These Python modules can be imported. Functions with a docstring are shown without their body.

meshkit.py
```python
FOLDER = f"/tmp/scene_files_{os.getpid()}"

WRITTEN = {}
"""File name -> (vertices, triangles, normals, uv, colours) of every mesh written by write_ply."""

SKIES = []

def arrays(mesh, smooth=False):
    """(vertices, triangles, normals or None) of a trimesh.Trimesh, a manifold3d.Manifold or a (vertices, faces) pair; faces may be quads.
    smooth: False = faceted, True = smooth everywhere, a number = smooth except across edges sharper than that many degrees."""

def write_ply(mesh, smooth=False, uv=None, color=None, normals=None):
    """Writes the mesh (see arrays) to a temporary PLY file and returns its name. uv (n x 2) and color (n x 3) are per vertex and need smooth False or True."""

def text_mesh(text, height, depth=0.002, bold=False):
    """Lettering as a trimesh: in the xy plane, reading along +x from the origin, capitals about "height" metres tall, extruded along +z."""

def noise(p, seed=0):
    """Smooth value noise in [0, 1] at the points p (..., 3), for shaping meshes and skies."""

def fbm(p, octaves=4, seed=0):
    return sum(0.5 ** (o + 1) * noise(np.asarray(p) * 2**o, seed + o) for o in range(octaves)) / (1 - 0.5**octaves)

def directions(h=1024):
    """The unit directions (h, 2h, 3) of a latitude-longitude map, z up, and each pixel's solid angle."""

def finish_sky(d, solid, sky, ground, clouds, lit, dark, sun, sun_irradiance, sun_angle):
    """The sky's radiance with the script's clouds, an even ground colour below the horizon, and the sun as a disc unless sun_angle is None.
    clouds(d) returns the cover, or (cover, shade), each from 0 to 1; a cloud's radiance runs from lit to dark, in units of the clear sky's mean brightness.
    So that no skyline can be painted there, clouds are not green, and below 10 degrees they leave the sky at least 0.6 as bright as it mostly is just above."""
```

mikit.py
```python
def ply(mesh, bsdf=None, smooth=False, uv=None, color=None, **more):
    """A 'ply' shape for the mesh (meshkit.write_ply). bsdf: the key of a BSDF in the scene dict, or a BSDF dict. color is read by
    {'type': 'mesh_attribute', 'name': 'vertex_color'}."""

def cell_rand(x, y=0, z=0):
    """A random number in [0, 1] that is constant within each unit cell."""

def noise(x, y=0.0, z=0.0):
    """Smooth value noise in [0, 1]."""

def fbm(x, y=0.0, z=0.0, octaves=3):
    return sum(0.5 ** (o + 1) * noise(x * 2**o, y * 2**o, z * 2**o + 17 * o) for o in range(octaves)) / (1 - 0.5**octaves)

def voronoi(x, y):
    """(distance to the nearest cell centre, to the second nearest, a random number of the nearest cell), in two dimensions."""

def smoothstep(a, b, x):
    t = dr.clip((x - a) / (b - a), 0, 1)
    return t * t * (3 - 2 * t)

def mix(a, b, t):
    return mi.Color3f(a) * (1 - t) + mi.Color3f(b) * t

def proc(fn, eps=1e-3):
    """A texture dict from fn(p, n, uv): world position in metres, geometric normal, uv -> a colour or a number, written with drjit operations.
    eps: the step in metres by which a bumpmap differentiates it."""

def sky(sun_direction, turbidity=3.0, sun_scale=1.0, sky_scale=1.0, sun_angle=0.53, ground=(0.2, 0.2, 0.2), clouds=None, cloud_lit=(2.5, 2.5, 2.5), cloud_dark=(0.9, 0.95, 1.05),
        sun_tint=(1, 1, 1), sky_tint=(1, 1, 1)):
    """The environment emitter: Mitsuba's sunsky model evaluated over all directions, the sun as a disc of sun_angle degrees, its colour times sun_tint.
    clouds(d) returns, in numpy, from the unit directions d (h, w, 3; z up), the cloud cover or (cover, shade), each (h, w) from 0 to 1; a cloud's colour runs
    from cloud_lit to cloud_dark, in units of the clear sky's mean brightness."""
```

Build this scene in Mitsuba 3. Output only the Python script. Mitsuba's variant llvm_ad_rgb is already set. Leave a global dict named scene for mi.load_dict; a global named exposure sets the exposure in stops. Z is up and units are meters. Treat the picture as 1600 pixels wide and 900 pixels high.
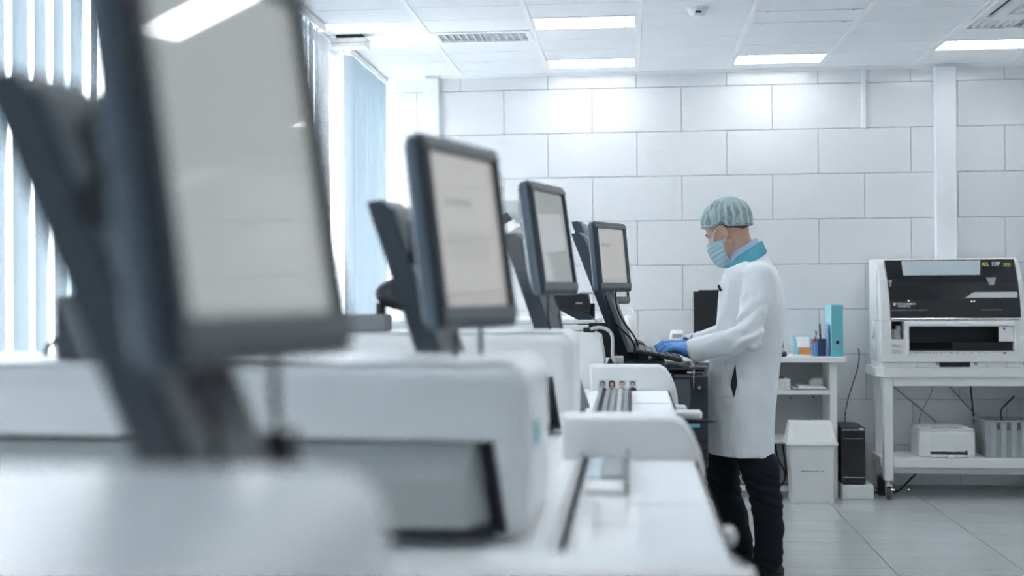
import math
import numpy as np
import trimesh
import manifold3d as m3
import drjit as dr
import mitsuba as mi
import mikit
import meshkit
from mikit import noise, fbm, smoothstep, mix, cell_rand

T = mi.ScalarTransform4f
scene, labels = {}, {}

# ---------------------------------------------------------------- camera, sky, exposure
YAW, PITCH, ROLL, FOCAL = 0.0971, 0.0036, -0.0063, 1900.0
EYE = np.array([0, 0, 1.314])
_r = np.array([math.cos(YAW), math.sin(YAW), 0])
_f = np.array([-math.sin(YAW) * math.cos(PITCH), math.cos(YAW) * math.cos(PITCH), math.sin(PITCH)])
_u = np.cross(_r, _f)
_up = -_r * math.sin(ROLL) + _u * math.cos(ROLL)
scene['camera'] = {'type': 'thinlens', 'fov': math.degrees(2 * math.atan(800 / FOCAL)), 'fov_axis': 'x', 'aperture_radius': 0.012, 'focus_distance': 5.9,
                   'near_clip': 0.02, 'far_clip': 200.0,
                   'to_world': T().look_at(origin=EYE.tolist(), target=(EYE + _f).tolist(), up=_up.tolist())}
SKY_SCALE = 19.0
scene['sky'] = mikit.sky((-0.5, -0.3, 0.8), turbidity=4.0, sun_scale=0.0, sky_scale=SKY_SCALE, ground=(0.62, 0.62, 0.62),
                         clouds=lambda d: np.ones(d.shape[:2]), cloud_lit=(2.3, 2.3, 2.32), cloud_dark=(2.0, 2.1, 2.2))
LAMP = 3.5
exposure = 1.03

# ---------------------------------------------------------------- materials
def principled(color, rough=0.4, spec=0.5, metal=0.0, **more):
    c = color if isinstance(color, dict) else {'type': 'rgb', 'value': list(color)}
    return {'type': 'twosided', 'bsdf': {'type': 'principled', 'base_color': c, 'roughness': rough, 'specular': spec, 'metallic': metal, **more}}

def bumped(b, fn, scale, eps=1e-3):
    return {'type': 'twosided', 'bsdf': {'type': 'bumpmap', 'arbitrary': mikit.proc(fn, eps), 'scale': scale, 'bsdf': b['bsdf']}}

MATS = {
    'm_wall': principled((.81, .825, .835), .16, .5),
    'm_joint': principled((.44, .46, .49), .8, .2),
    'm_joint_dark': principled((.10, .11, .12), .8, .2),
    'm_front': principled((.42, .43, .44), .6, .3),
    'm_paint': principled((.82, .84, .86), .5, .3),
    'm_ceiling': principled((.80, .82, .835), .75, .2),
    'm_ceiljoint': principled((.50, .53, .56), .8, .2),
    'm_runner': principled((.86, .875, .89), .45, .4),
    'm_vent': principled((.75, .77, .78), .5, .4),
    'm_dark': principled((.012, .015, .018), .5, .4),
    'm_black_gloss': principled((.008, .010, .012), .08, .6),
    'm_black': principled((.012, .014, .017), .35, .5),
    'm_slate': principled((.016, .026, .038), .27, .65),
    'm_bezel_lit': principled((.115, .128, .132), .35, .5),  # slate greyed lighter to paint ceiling light on bezel top and chin
    'm_slate_back_lit': principled((.085, .112, .14), .36, .5),  # grey-blue slate, lightened to paint window light on the monitor sides
    'm_slate_light': principled((.19, .20, .20), .5, .4),
    'm_white': principled((.85, .85, .84), .36, .45),
    'm_white_satin': principled((.81, .815, .805), .42, .5),
    'm_deck': principled((.87, .875, .88), .10, .6),
    'm_cover': principled((.42, .44, .43), .4, .4),
    'm_gasket': principled((.02, .025, .035), .6, .3),
    'm_grey': principled((.34, .36, .365), .45, .4),
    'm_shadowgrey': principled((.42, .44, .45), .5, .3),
    'm_chrome': principled((.75, .76, .77), .18, .5, 1.0),
    'm_steel': principled((.55, .56, .57), .35, .5, 1.0),
    'm_paper': principled((.88, .895, .92), .7, .2),
    'm_teal': principled((.13, .44, .50), .45, .4),
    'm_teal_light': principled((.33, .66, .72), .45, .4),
    'm_blue': principled((.06, .17, .42), .3, .5),
    'm_orange': principled((.75, .28, .10), .6, .3),
    'm_red': principled((.33, .02, .03), .35, .5),
    'm_navy': principled((.02, .035, .10), .35, .5),
    'm_beige': principled((.55, .54, .50), .5, .4),
    'm_rubber': principled((.10, .105, .11), .6, .3),
    'm_glass': {'type': 'thindielectric', 'int_ior': 1.5},
    'm_label': principled((.25, .26, .27), .7, .2),
    'm_yellow': principled((.75, .72, .20), .5, .3),
    'm_skin': principled(mikit.proc(lambda p, n, uv: mix((.50, .31, .24), (.58, .37, .29), fbm(p.x * 40, p.y * 40, p.z * 40))), .5, .35),
    'm_hair': principled((.11, .082, .065), .6, .3),
    'm_eye': principled((.7, .7, .7), .2, .5),
    'm_shirt': principled((.36, .48, .66), .8, .15),
    'm_collar': principled((.10, .36, .43), .7, .2),
    'm_loop': principled((.85, .86, .86), .7, .2),
    'm_glove': principled((.12, .31, .66), .42, .4),
    'm_denim': principled(mikit.proc(lambda p, n, uv: mix((.004, .0065, .011), (.009, .013, .020), fbm(p.x * 60, p.y * 60, p.z * 25))), .75, .2),
    'm_shoe': principled((.006, .007, .008), .35, .4),
    'm_floor': principled(mikit.proc(lambda p, n, uv: mix((.40, .425, .425), (.45, .47, .47), fbm(p.x * 3 + cell_rand(dr.floor(p.x / .6), dr.floor(p.y / .3)) * 9, p.y * 40, 0.0))), .22, .5),
    'm_grout': principled((.20, .21, .21), .8, .2),
    'm_slat': {'type': 'principledthin', 'base_color': {'type': 'rgb', 'value': [.48, .58, .65]}, 'roughness': .6, 'diff_trans': .16},
    'm_outside': principled((.75, .76, .78), .9, .1),
}
def _coat(p, n, uv):
    return mix((.76, .785, .80), (.82, .84, .85), fbm(p.x * 220, p.y * 220, p.z * 220, 2))
def _coatbump(p, n, uv):
    return fbm(p.x * 9 + 3, p.y * 9, p.z * 5, 3) + .25 * fbm(p.x * 30 + p.z * 20, p.y * 30, p.z * 16, 2)
MATS['m_coat'] = bumped(principled(mikit.proc(_coat), .8, .15), _coatbump, 0.03, 2e-3)
def _cap(p, n, uv):
    ang = dr.atan2(p.y - 5.62, p.x - .437)
    fold = dr.sin(ang * 17 + 5 * fbm(p.x * 11, p.y * 11, p.z * 11))
    weave = dr.sin(p.z * 640 + 2.5 * fold + 5 * fbm(p.x * 22, p.y * 22, p.z * 22))
    dark = smoothstep(.36, .60, fbm(p.x * 12 + 4, p.y * 12, p.z * 12, 3))
    hair = (.35 + .65 * smoothstep(-.6, .6, weave)) * dark * smoothstep(-.9, -.2, fold)
    band = 1 - smoothstep(1.602, 1.618, p.z)
    c = mix((.38, .49, .49), (.10, .125, .128), hair * (1 - band) * .85)
    return mix(c, (.40, .58, .63), band * .55)
MATS['m_cap'] = principled(mikit.proc(_cap), .6, .25)
MATS['m_mask'] = principled((.42, .61, .66), .75, .2)
scene.update(MATS)

# ---------------------------------------------------------------- mesh helpers
def man(m):
    a = m.to_mesh()
    return trimesh.Trimesh(a.vert_properties[:, :3], a.tri_verts, process=False)

def box(x0, x1, y0, y1, z0, z1):
    return m3.Manifold.cube((x1 - x0, y1 - y0, z1 - z0)).translate((x0, y0, z0))

def cham(x0, x1, y0, y1, z0, z1, c=.004):
    pts = []
    for x, sx in ((x0, 1), (x1, -1)):
        for y, sy in ((y0, 1), (y1, -1)):
            for z, sz in ((z0, 1), (z1, -1)):
                pts += [(x, y + sy * c, z + sz * c), (x + sx * c, y, z + sz * c), (x + sx * c, y + sy * c, z)]
    return m3.Manifold.hull_points(np.array(pts, float))

def rbox(x0, x1, y0, y1, z0, z1, r=.01, seg=12):
    s = m3.Manifold.sphere(r, seg)
    return m3.Manifold.batch_hull([s.translate((x, y, z)) for x in (x0 + r, x1 - r) for y in (y0 + r, y1 - r) for z in (z0 + r, z1 - r)])

def prism(pts, axis, lo, hi):
    """Extrude a polygon along an axis: for 'x' the points are (y, z), for 'y' (x, z), for 'z' (x, y)."""
    p = np.array(pts, float)
    a = np.roll(p, -1, 0)
    if (p[:, 0] * a[:, 1] - a[:, 0] * p[:, 1]).sum() < 0:
        p = p[::-1]
    m = m3.Manifold.extrude(m3.CrossSection([p]), hi - lo)
    if axis == 'x':
        return m.transform(np.array([[0, 0, 1, lo], [1, 0, 0, 0], [0, 1, 0, 0]], float))
    if axis == 'y':
        return m.transform(np.array([[1, 0, 0, 0], [0, 0, -1, hi], [0, 1, 0, 0]], float))
    return m.translate((0, 0, lo))

def cyl(p0, p1, r0, r1=None, seg=24):
    p0, p1 = np.array(p0, float), np.array(p1, float)
    d = p1 - p0
    L = np.linalg.norm(d)
    z = d / L
    x = np.cross(z, [0, 0, 1.] if abs(z[2]) < .9 else [1., 0, 0])
    x /= np.linalg.norm(x)
    y = np.cross(z, x)
    M = np.column_stack([x, y, z, p0])
    return m3.Manifold.cylinder(L, r0, r0 if r1 is None else r1, seg).transform(M)

def ball(c, r, seg=20):
    m = m3.Manifold.sphere(1, seg)
    r = (r, r, r) if np.isscalar(r) else r
    return m.scale(tuple(r)).translate(tuple(c))

def chain(pts, radii, seg=16):
    s = [ball(p, r, seg) for p, r in zip(pts, radii)]
    return m3.Manifold.batch_boolean([m3.Manifold.batch_hull([a, b]) for a, b in zip(s, s[1:])], m3.OpType.Add)

def spline(pts, n=24):
    from scipy.interpolate import CubicSpline
    p = np.array(pts, float)
    t = np.r_[0, np.cumsum(np.linalg.norm(np.diff(p, axis=0), axis=1))]
    return CubicSpline(t, p)(np.linspace(0, t[-1], n))

def tube(pts, r, sides=8, smooth=True, n=24):
    p = spline(pts, n) if smooth and len(pts) > 2 else np.array(pts, float)
    t = np.gradient(p, axis=0)
    t /= np.linalg.norm(t, axis=1, keepdims=True) + 1e-12
    a = np.cross(t, np.where(np.abs(t[:, 2:]) < .9, [0, 0, 1.], [1., 0, 0]))
    a /= np.linalg.norm(a, axis=1, keepdims=True) + 1e-12
    b, g = np.cross(t, a), np.arange(sides) * 2 * np.pi / sides
    v = p[:, None] + r * (np.cos(g)[None, :, None] * a[:, None] + np.sin(g)[None, :, None] * b[:, None])
    k = len(p)
    i, j = np.meshgrid(np.arange(k - 1), np.arange(sides), indexing='ij')
    q = np.stack([i * sides + j, i * sides + (j + 1) % sides, (i + 1) * sides + (j + 1) % sides, (i + 1) * sides + j], -1).reshape(-1, 4)
    f = np.vstack([q[:, [0, 1, 2]], q[:, [0, 2, 3]], [[0, (c + 1) % sides, c] for c in range(1, sides - 1)],
                   [[(k - 1) * sides, (k - 1) * sides + c, (k - 1) * sides + c + 1] for c in range(1, sides - 1)]])
    return trimesh.Trimesh(v.reshape(-1, 3), f, process=False)

def cat(*ms):
    return trimesh.util.concatenate([m if isinstance(m, trimesh.Trimesh) else man(m) for m in ms])

def numbered(key):
    if key not in scene and key not in labels and not any(k.startswith(key + '__') for k in scene):
        return key
    i = 1
    while True:
        k = f'{key}_{i:03d}'
        if k not in scene and k not in labels and not any(s.startswith(k + '__') for s in scene):
            return k
        i += 1

def thing(name, label, cat_, group=None, kind=None):
    key = numbered(name)
    labels[key] = {'label': label, 'category': cat_}
    if group:
        labels[key]['group'] = group
    if kind:
        labels[key]['kind'] = kind
    return key

def struct(name):
    labels[name] = {'kind': 'structure'}
    return name

def put(parent, name, mesh, mat, smooth=30, label=None, kind=None, M=None, **more):
    key = numbered(f'{parent}__{name}') if parent else numbered(name)
    if M is not None:
        if isinstance(mesh, trimesh.Trimesh):
            mesh = mesh.copy()
            mesh.apply_transform(np.vstack([M, [0, 0, 0, 1]]) if M.shape[0] == 3 else M)
        else:
            mesh = mesh.transform(np.array(M)[:3])
    scene[key] = mikit.ply(mesh, mat, smooth, **more)
    if label or kind:
        labels.setdefault(key, {})
        if label:
            labels[key]['label'] = label
        if kind:
            labels[key]['kind'] = kind
    return key

def put_same(parent, name, ply, M):
    key = numbered(f'{parent}__{name}')
    scene[key] = {**ply, 'to_world': M}
    return key

def single(name, mesh, mat, label, cat_, group=None, smooth=30, kind=None, **more):
    """A thing that is one mesh."""
    key = numbered(name)
    scene[key] = mikit.ply(mesh, mat, smooth, **more)
    labels[key] = {'label': label, 'category': cat_}
    if group:
        labels[key]['group'] = group
    if kind:
        labels[key]['kind'] = kind
    return key

def lettering(text, height, origin, xdir, ydir, depth=.0015, bold=False, slant=0.0):
    """Text standing on the plane of xdir and ydir with its base line starting at origin."""
    m = meshkit.text_mesh(text, height, depth, bold)
    x, y = np.array(xdir, float), np.array(ydir, float)
    M = np.eye(4)
    M[:3, 0], M[:3, 1], M[:3, 2], M[:3, 3] = x, y + slant * x, np.cross(x, y), origin
    m.apply_transform(M)
    return m

# signed distance modelling, meshed with surface nets
def capsule(P, a, b, ra, rb):
    a, b = np.array(a, float), np.array(b, float)
    d = b - a
    t = np.clip(((P - a) @ d) / (d @ d), 0, 1)
    return np.linalg.norm(P - a - t[..., None] * d, axis=-1) - (ra + (rb - ra) * t)

def ellipsoid(P, c, r, R=None):
    q = P - np.array(c, float)
    if R is not None:
        q = q @ np.array(R).T
    r = np.array(r, float)
    k0, k1 = np.linalg.norm(q / r, axis=-1), np.linalg.norm(q / r ** 2, axis=-1)
    return k0 * (k0 - 1) / np.maximum(k1, 1e-9)

def smin(a, b, k):
    h = np.clip(.5 + .5 * (b - a) / k, 0, 1)
    return b * (1 - h) + a * h - k * h * (1 - h)

def nets(fn, lo, hi, h):
    lo, hi = np.array(lo, float), np.array(hi, float)
    n = np.ceil((hi - lo) / h).astype(int) + 1
    ax = [lo[i] + h * np.arange(n[i]) for i in range(3)]
    V = np.empty(n)
    for i0 in range(0, n[0], 24):
        g = np.stack(np.meshgrid(ax[0][i0:i0 + 24], ax[1], ax[2], indexing='ij'), -1)
        V[i0:i0 + 24] = fn(g)
    S = V < 0
    c = [slice(0, -1), slice(1, None)]
    cnt = sum(S[c[i], c[j], c[k]].astype(np.int8) for i in (0, 1) for j in (0, 1) for k in (0, 1))
    act = (cnt > 0) & (cnt < 8)
    I = np.argwhere(act)
    pos, w = np.zeros((len(I), 3)), np.zeros(len(I))
    corners = [(i, j, k) for i in (0, 1) for j in (0, 1) for k in (0, 1)]
    for p in corners:
        for d in range(3):
            if p[d]:
                continue
            q = list(p)
            q[d] = 1
            a, b = V[tuple((I + p).T)], V[tuple((I + q).T)]
            cross = (a < 0) != (b < 0)
            t = np.where(cross, a / np.where(cross, a - b, 1), 0)
            e = np.tile(np.array(p, float), (len(I), 1))
            e[:, d] = t
            pos += e * cross[:, None]
            w += cross
    verts = lo + (I + pos / w[:, None]) * h
    idx = -np.ones(act.shape, int)
    idx[act] = np.arange(len(I))
    F = []
    for d in range(3):
        s0, s1 = [slice(None)] * 3, [slice(None)] * 3
        s0[d], s1[d] = slice(0, -1), slice(1, None)
        E = np.argwhere(S[tuple(s0)] != S[tuple(s1)])
        o = [(d + 1) % 3, (d + 2) % 3]
        E = E[(E[:, o[0]] > 0) & (E[:, o[1]] > 0) & (E[:, o[0]] < n[o[0]] - 1) & (E[:, o[1]] < n[o[1]] - 1)]
        inside = S[tuple(E.T)]
        q = []
        for da, db in ((1, 1), (0, 1), (0, 0), (1, 0)):
            e = E.copy()
            e[:, o[0]] -= da
            e[:, o[1]] -= db
            q.append(idx[tuple(e.T)])
        q = np.stack(q, 1)
        q[~inside] = q[~inside][:, ::-1]
        F.append(q)
    q = np.vstack(F)
    return trimesh.Trimesh(verts, np.vstack([q[:, [0, 1, 2]], q[:, [0, 2, 3]]]), process=False)

# ---------------------------------------------------------------- the room
CEIL, BACK, LEFT, RIGHT, FRONT = 2.798, 8.2445, -1.74, 2.75, -4.2
IDX = np.eye(3, 4)

def tile_ply(w, h, axis, mat, t=.008, c=.0015):
    """One slab, its corner at the origin; axis is the direction of its face normal."""
    if axis == 'y':
        m = cham(0, w, -t, 0, 0, h, c)
    elif axis == 'z':
        m = cham(0, w, 0, h, -t, 0, c)
    else:
        m = cham(-t, 0, 0, w, 0, h, c)
    return mikit.ply(man(m), mat, False)

struct('floor')
scene['floor'] = mikit.ply(man(box(LEFT, RIGHT, FRONT, BACK, -.06, -.006)), 'm_grout', False)
fx0, fy0 = 1.2174 - .6 * 2, 7.3764 + .9
cache = {}
rest = []
for i in range(-4, 8):
    for j in range(0, 43):
        x0, x1 = max(fx0 + .6 * (i - 1) + .002, LEFT), min(fx0 + .6 * i - .002, RIGHT)
        y1, y0 = min(fy0 - .3 * j - .002, BACK), max(fy0 - .3 * (j + 1) + .002, FRONT)
        if x1 - x0 < .02 or y1 - y0 < .02:
            continue
        if 0 <= i <= 6 and j <= 13:
            k = (round(x1 - x0, 4), round(y1 - y0, 4))
            if k not in cache:
                cache[k] = tile_ply(*k, 'z', 'm_floor')
            put_same('floor', 'tile', cache[k], T().translate([x0, y0, 0]))
        else:
            rest.append(man(box(x0, x1, y0, y1, -.008, 0)))
put('floor', 'far_tiles', trimesh.util.concatenate(rest), 'm_floor', False, kind='stuff')

struct('wall_back')
scene['wall_back'] = mikit.ply(man(box(LEFT, RIGHT, BACK + .010, BACK + .2, 0, CEIL + .2)), 'm_joint', False)
struct('wall_right')
scene['wall_right'] = mikit.ply(man(box(RIGHT + .010, RIGHT + .2, FRONT, BACK + .2, 0, CEIL + .2)), 'm_joint_dark', False)
WX0, WZ0 = .0488, 1.190 - .9
cache, rest = {}, []
for j in range(-1, 9):
    z0, z1 = max(WZ0 + .3 * j + .0017, 0), min(WZ0 + .3 * (j + 1) - .0017, CEIL)
    if z1 - z0 < .02:
        continue
    off = WX0 + (.3 if j % 2 else 0)
    for i in range(-5, 9):
        x0, x1 = max(off + .6 * i + .0017, LEFT), min(off + .6 * (i + 1) - .0017, RIGHT)
        if x1 - x0 < .02:
            continue
        k = (round(x1 - x0, 4), round(z1 - z0, 4))
        if x0 < 3.3:
            if k not in cache:
                cache[k] = tile_ply(*k, 'y', 'm_wall')
            put_same('wall_back', 'tile', cache[k], T().translate([x0, BACK + .008, z0]))
        else:
            rest.append(man(box(x0, x1, BACK, BACK + .008, z0, z1)))
    for i in range(0, 22):
        y1, y0 = BACK - .6 * i - (.3 if j % 2 else 0) - .004, BACK - .6 * (i + 1) - (.3 if j % 2 else 0) + .004
        y0 = max(y0, FRONT)
        if y1 - y0 > .02:
            rest.append(man(box(RIGHT, RIGHT + .008, y0, y1, z0 + .002, z1 - .002)))
put('wall_right', 'tiles', trimesh.util.concatenate(rest), 'm_wall', False, kind='stuff')
struct('wall_front')
scene['wall_front'] = mikit.ply(man(box(LEFT - .2, RIGHT + .2, FRONT - .2, FRONT, 0, CEIL + .2)), 'm_front', False)

# window wall: sill, header, piers; two windows
struct('wall_left')
SILL, HEAD = .98, 2.72
wins = [(-3.9, 2.35), (2.55, 6.62), (6.93, 8.20)]
segs = [cham(LEFT - .28, LEFT, FRONT - .2, BACK + .2, 0, SILL, .003), cham(LEFT - .28, LEFT, FRONT - .2, BACK + .2, HEAD, CEIL + .2, .003)]
edges = [FRONT - .2] + [e for w in wins for e in w] + [BACK + .2]
for a, b in zip(edges[::2], edges[1::2]):
    segs.append(box(LEFT - .28, LEFT, a, b, SILL - .01, HEAD + .01))
scene['wall_left'] = mikit.ply(man(m3.Manifold.batch_boolean(segs, m3.OpType.Add)), 'm_paint', False)
for j in range(3, 8):
    for y0, y1 in ((6.63, 6.775), (6.779, 6.925)):
        z0, z1 = WZ0 + .3 * j + .0017, min(WZ0 + .3 * (j + 1) - .0017, HEAD)
        put('wall_left', 'tile', man(cham(LEFT, LEFT + .007, y0, y1, z0, z1, .0015)), 'm_wall', False)
for n, (a, b) in enumerate(wins, 1):
    w = struct(f'window_{n}')
    nb = max(1, round((b - a) / 1.3))
    st = np.linspace(a, b, nb + 1)
    fx0_, fx1_ = LEFT - .20, LEFT - .13
    put(w, 'sill', cham(LEFT - .21, LEFT + .012, a + .001, b - .001, SILL, SILL + .025, .003), 'm_paint', False)
    zb = SILL + .025
    put(w, 'frame', m3.Manifold.batch_boolean([box(fx0_, fx1_, a, b, zb, zb + .06), box(fx0_, fx1_, a, b, HEAD - .06, HEAD)]
        + [box(fx0_, fx1_, max(a, s - .03), min(b, s + .03), zb, HEAD) for s in st], m3.OpType.Add), 'm_paint', False)
    for s0, s1 in zip(st, st[1:]):
        y0, y1 = s0 + .031, s1 - .031
        put(w, 'pane', trimesh.Trimesh([[LEFT - .165, y0, zb + .061], [LEFT - .165, y1, zb + .061], [LEFT - .165, y1, HEAD - .061], [LEFT - .165, y0, HEAD - .061]], [[0, 1, 2], [0, 2, 3]]), 'm_glass', False)

# vertical blinds
rng = np.random.default_rng(5)
def blind(y0, y1, step, width, ang, jit, label, zb=1.10, ztop=2.755, x=LEFT + .055):
    key = thing('vertical_blind', label, 'blind')
    put(key, 'head_rail', cham(x - .02, x + .025, y0 - .02, y1 + .01, ztop, ztop + .035, .003), 'm_white_satin', False)
    n = int((y1 - y0) / step)
    prof = np.linspace(-.5, .5, 7)
    bow = .008 * (1 - (2 * prof) ** 2)
    v = np.array([[bow[i], prof[i] * width, z] for z in (zb, ztop - .003) for i in range(7)])
    f = [q for i in range(6) for q in ([i, i + 1, i + 8], [i, i + 8, i + 7])]
    slat = mikit.ply(trimesh.Trimesh(v, f, process=False), 'm_slat', True)
    for i in range(n):
        a = ang + jit * rng.standard_normal()
        put_same(key, 'slat', slat, T().translate([x, y0 + step * (i + .5), 0]).rotate([0, 0, 1], a))
    return key
blind(7.18, 8.235, .086, .104, -24, 5.0, 'pale blue vertical blind closed beside the tiled back wall', zb=1.17)
blind(2.6, 6.55, .115, .127, 13.5, 7.0, 'pale blue vertical blind half open at the window behind the nearest monitor')
blind(-3.8, 2.3, .115, .127, 4, 6.0, 'pale blue vertical blind at the window beside the camera')

# ceiling: planks, runners, lamps, vents
struct('ceiling')
scene['ceiling'] = mikit.ply(man(box(LEFT - .2, RIGHT + .2, FRONT - .2, BACK + .2, CEIL + .012, CEIL + .2)), 'm_ceiljoint', False)
CX0, CY0 = .0587, 6.5532
LAMPCOL = {-1, 1, 3, 5}
lamp_rows = {4: (0, 1, -3), 0: (0,), }
lamps, vents, cells = [], [], {}
for i, j, on in ((-1, 4, 1), (1, 4, 1), (3, 3, 1), (-1, 0, 1), (1, 0, 0), (-1, -4, 1), (1, -4, 1), (3, -4, 1), (-1, -9, 1), (1, -9, 1), (2, -10, 1), (-1, -15, 1), (1, -15, 1), (3, -15, 1),
                 (1, -23, 0), (3, -23, 1), (-1, -30, 0), (3, -30, 0)):
    cells[i, j] = ('lamp', on)
for i, j in ((-2, 1), (3, 1)):
    cells[i, j] = ('vent', 1)
for i in range(-3, 8):
    for j in range(-37, 6):
        if i == 3 and -1 <= j <= 0:
            cells[i, j] = ('cassette', 1)
cache, rest = {}, []
for i in range(-3, 8):
    for j in range(-36, 6):
        x0, x1 = max(CX0 + .6 * i + .002, LEFT), min(CX0 + .6 * (i + 1) - .002, RIGHT)
        y0, y1 = max(CY0 + .3 * j + .002, FRONT), min(CY0 + .3 * (j + 1) - .002, BACK)
        if x1 - x0 < .02 or y1 - y0 < .02 or (i, j) in cells:
            continue
        if -3 <= i <= 5 and j >= -3:
            k = (round(x1 - x0, 4), round(y1 - y0, 4))
            if k not in cache:
                cache[k] = mikit.ply(man(cham(0, k[0], 0, k[1], 0, .01, .002)), 'm_ceiling', False)
            put_same('ceiling', 'panel', cache[k], T().translate([x0, y0, CEIL]))
        else:
            rest.append(man(box(x0, x1, y0, y1, CEIL, CEIL + .01)))
put('ceiling', 'far_panels', trimesh.util.concatenate(rest), 'm_ceiling', False, kind='stuff')
for i in range(-3, 8):
    x = CX0 + .6 * i
    if LEFT < x < RIGHT:
        put('ceiling', 'runner', cham(x - .013, x + .013, FRONT, BACK, CEIL - .004, CEIL + .006, .001), 'm_runner', False)
struct('trim_1')
put(None, 'trim_1', cat(cham(LEFT, RIGHT, BACK - .018, BACK, CEIL - .022, CEIL + .004, .002)), 'm_runner', False)
struct('trim_2')
put(None, 'trim_2', cat(cham(LEFT, LEFT + .018, FRONT, BACK - .018, CEIL - .022, CEIL + .004, .002)), 'm_runner', False)

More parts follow.
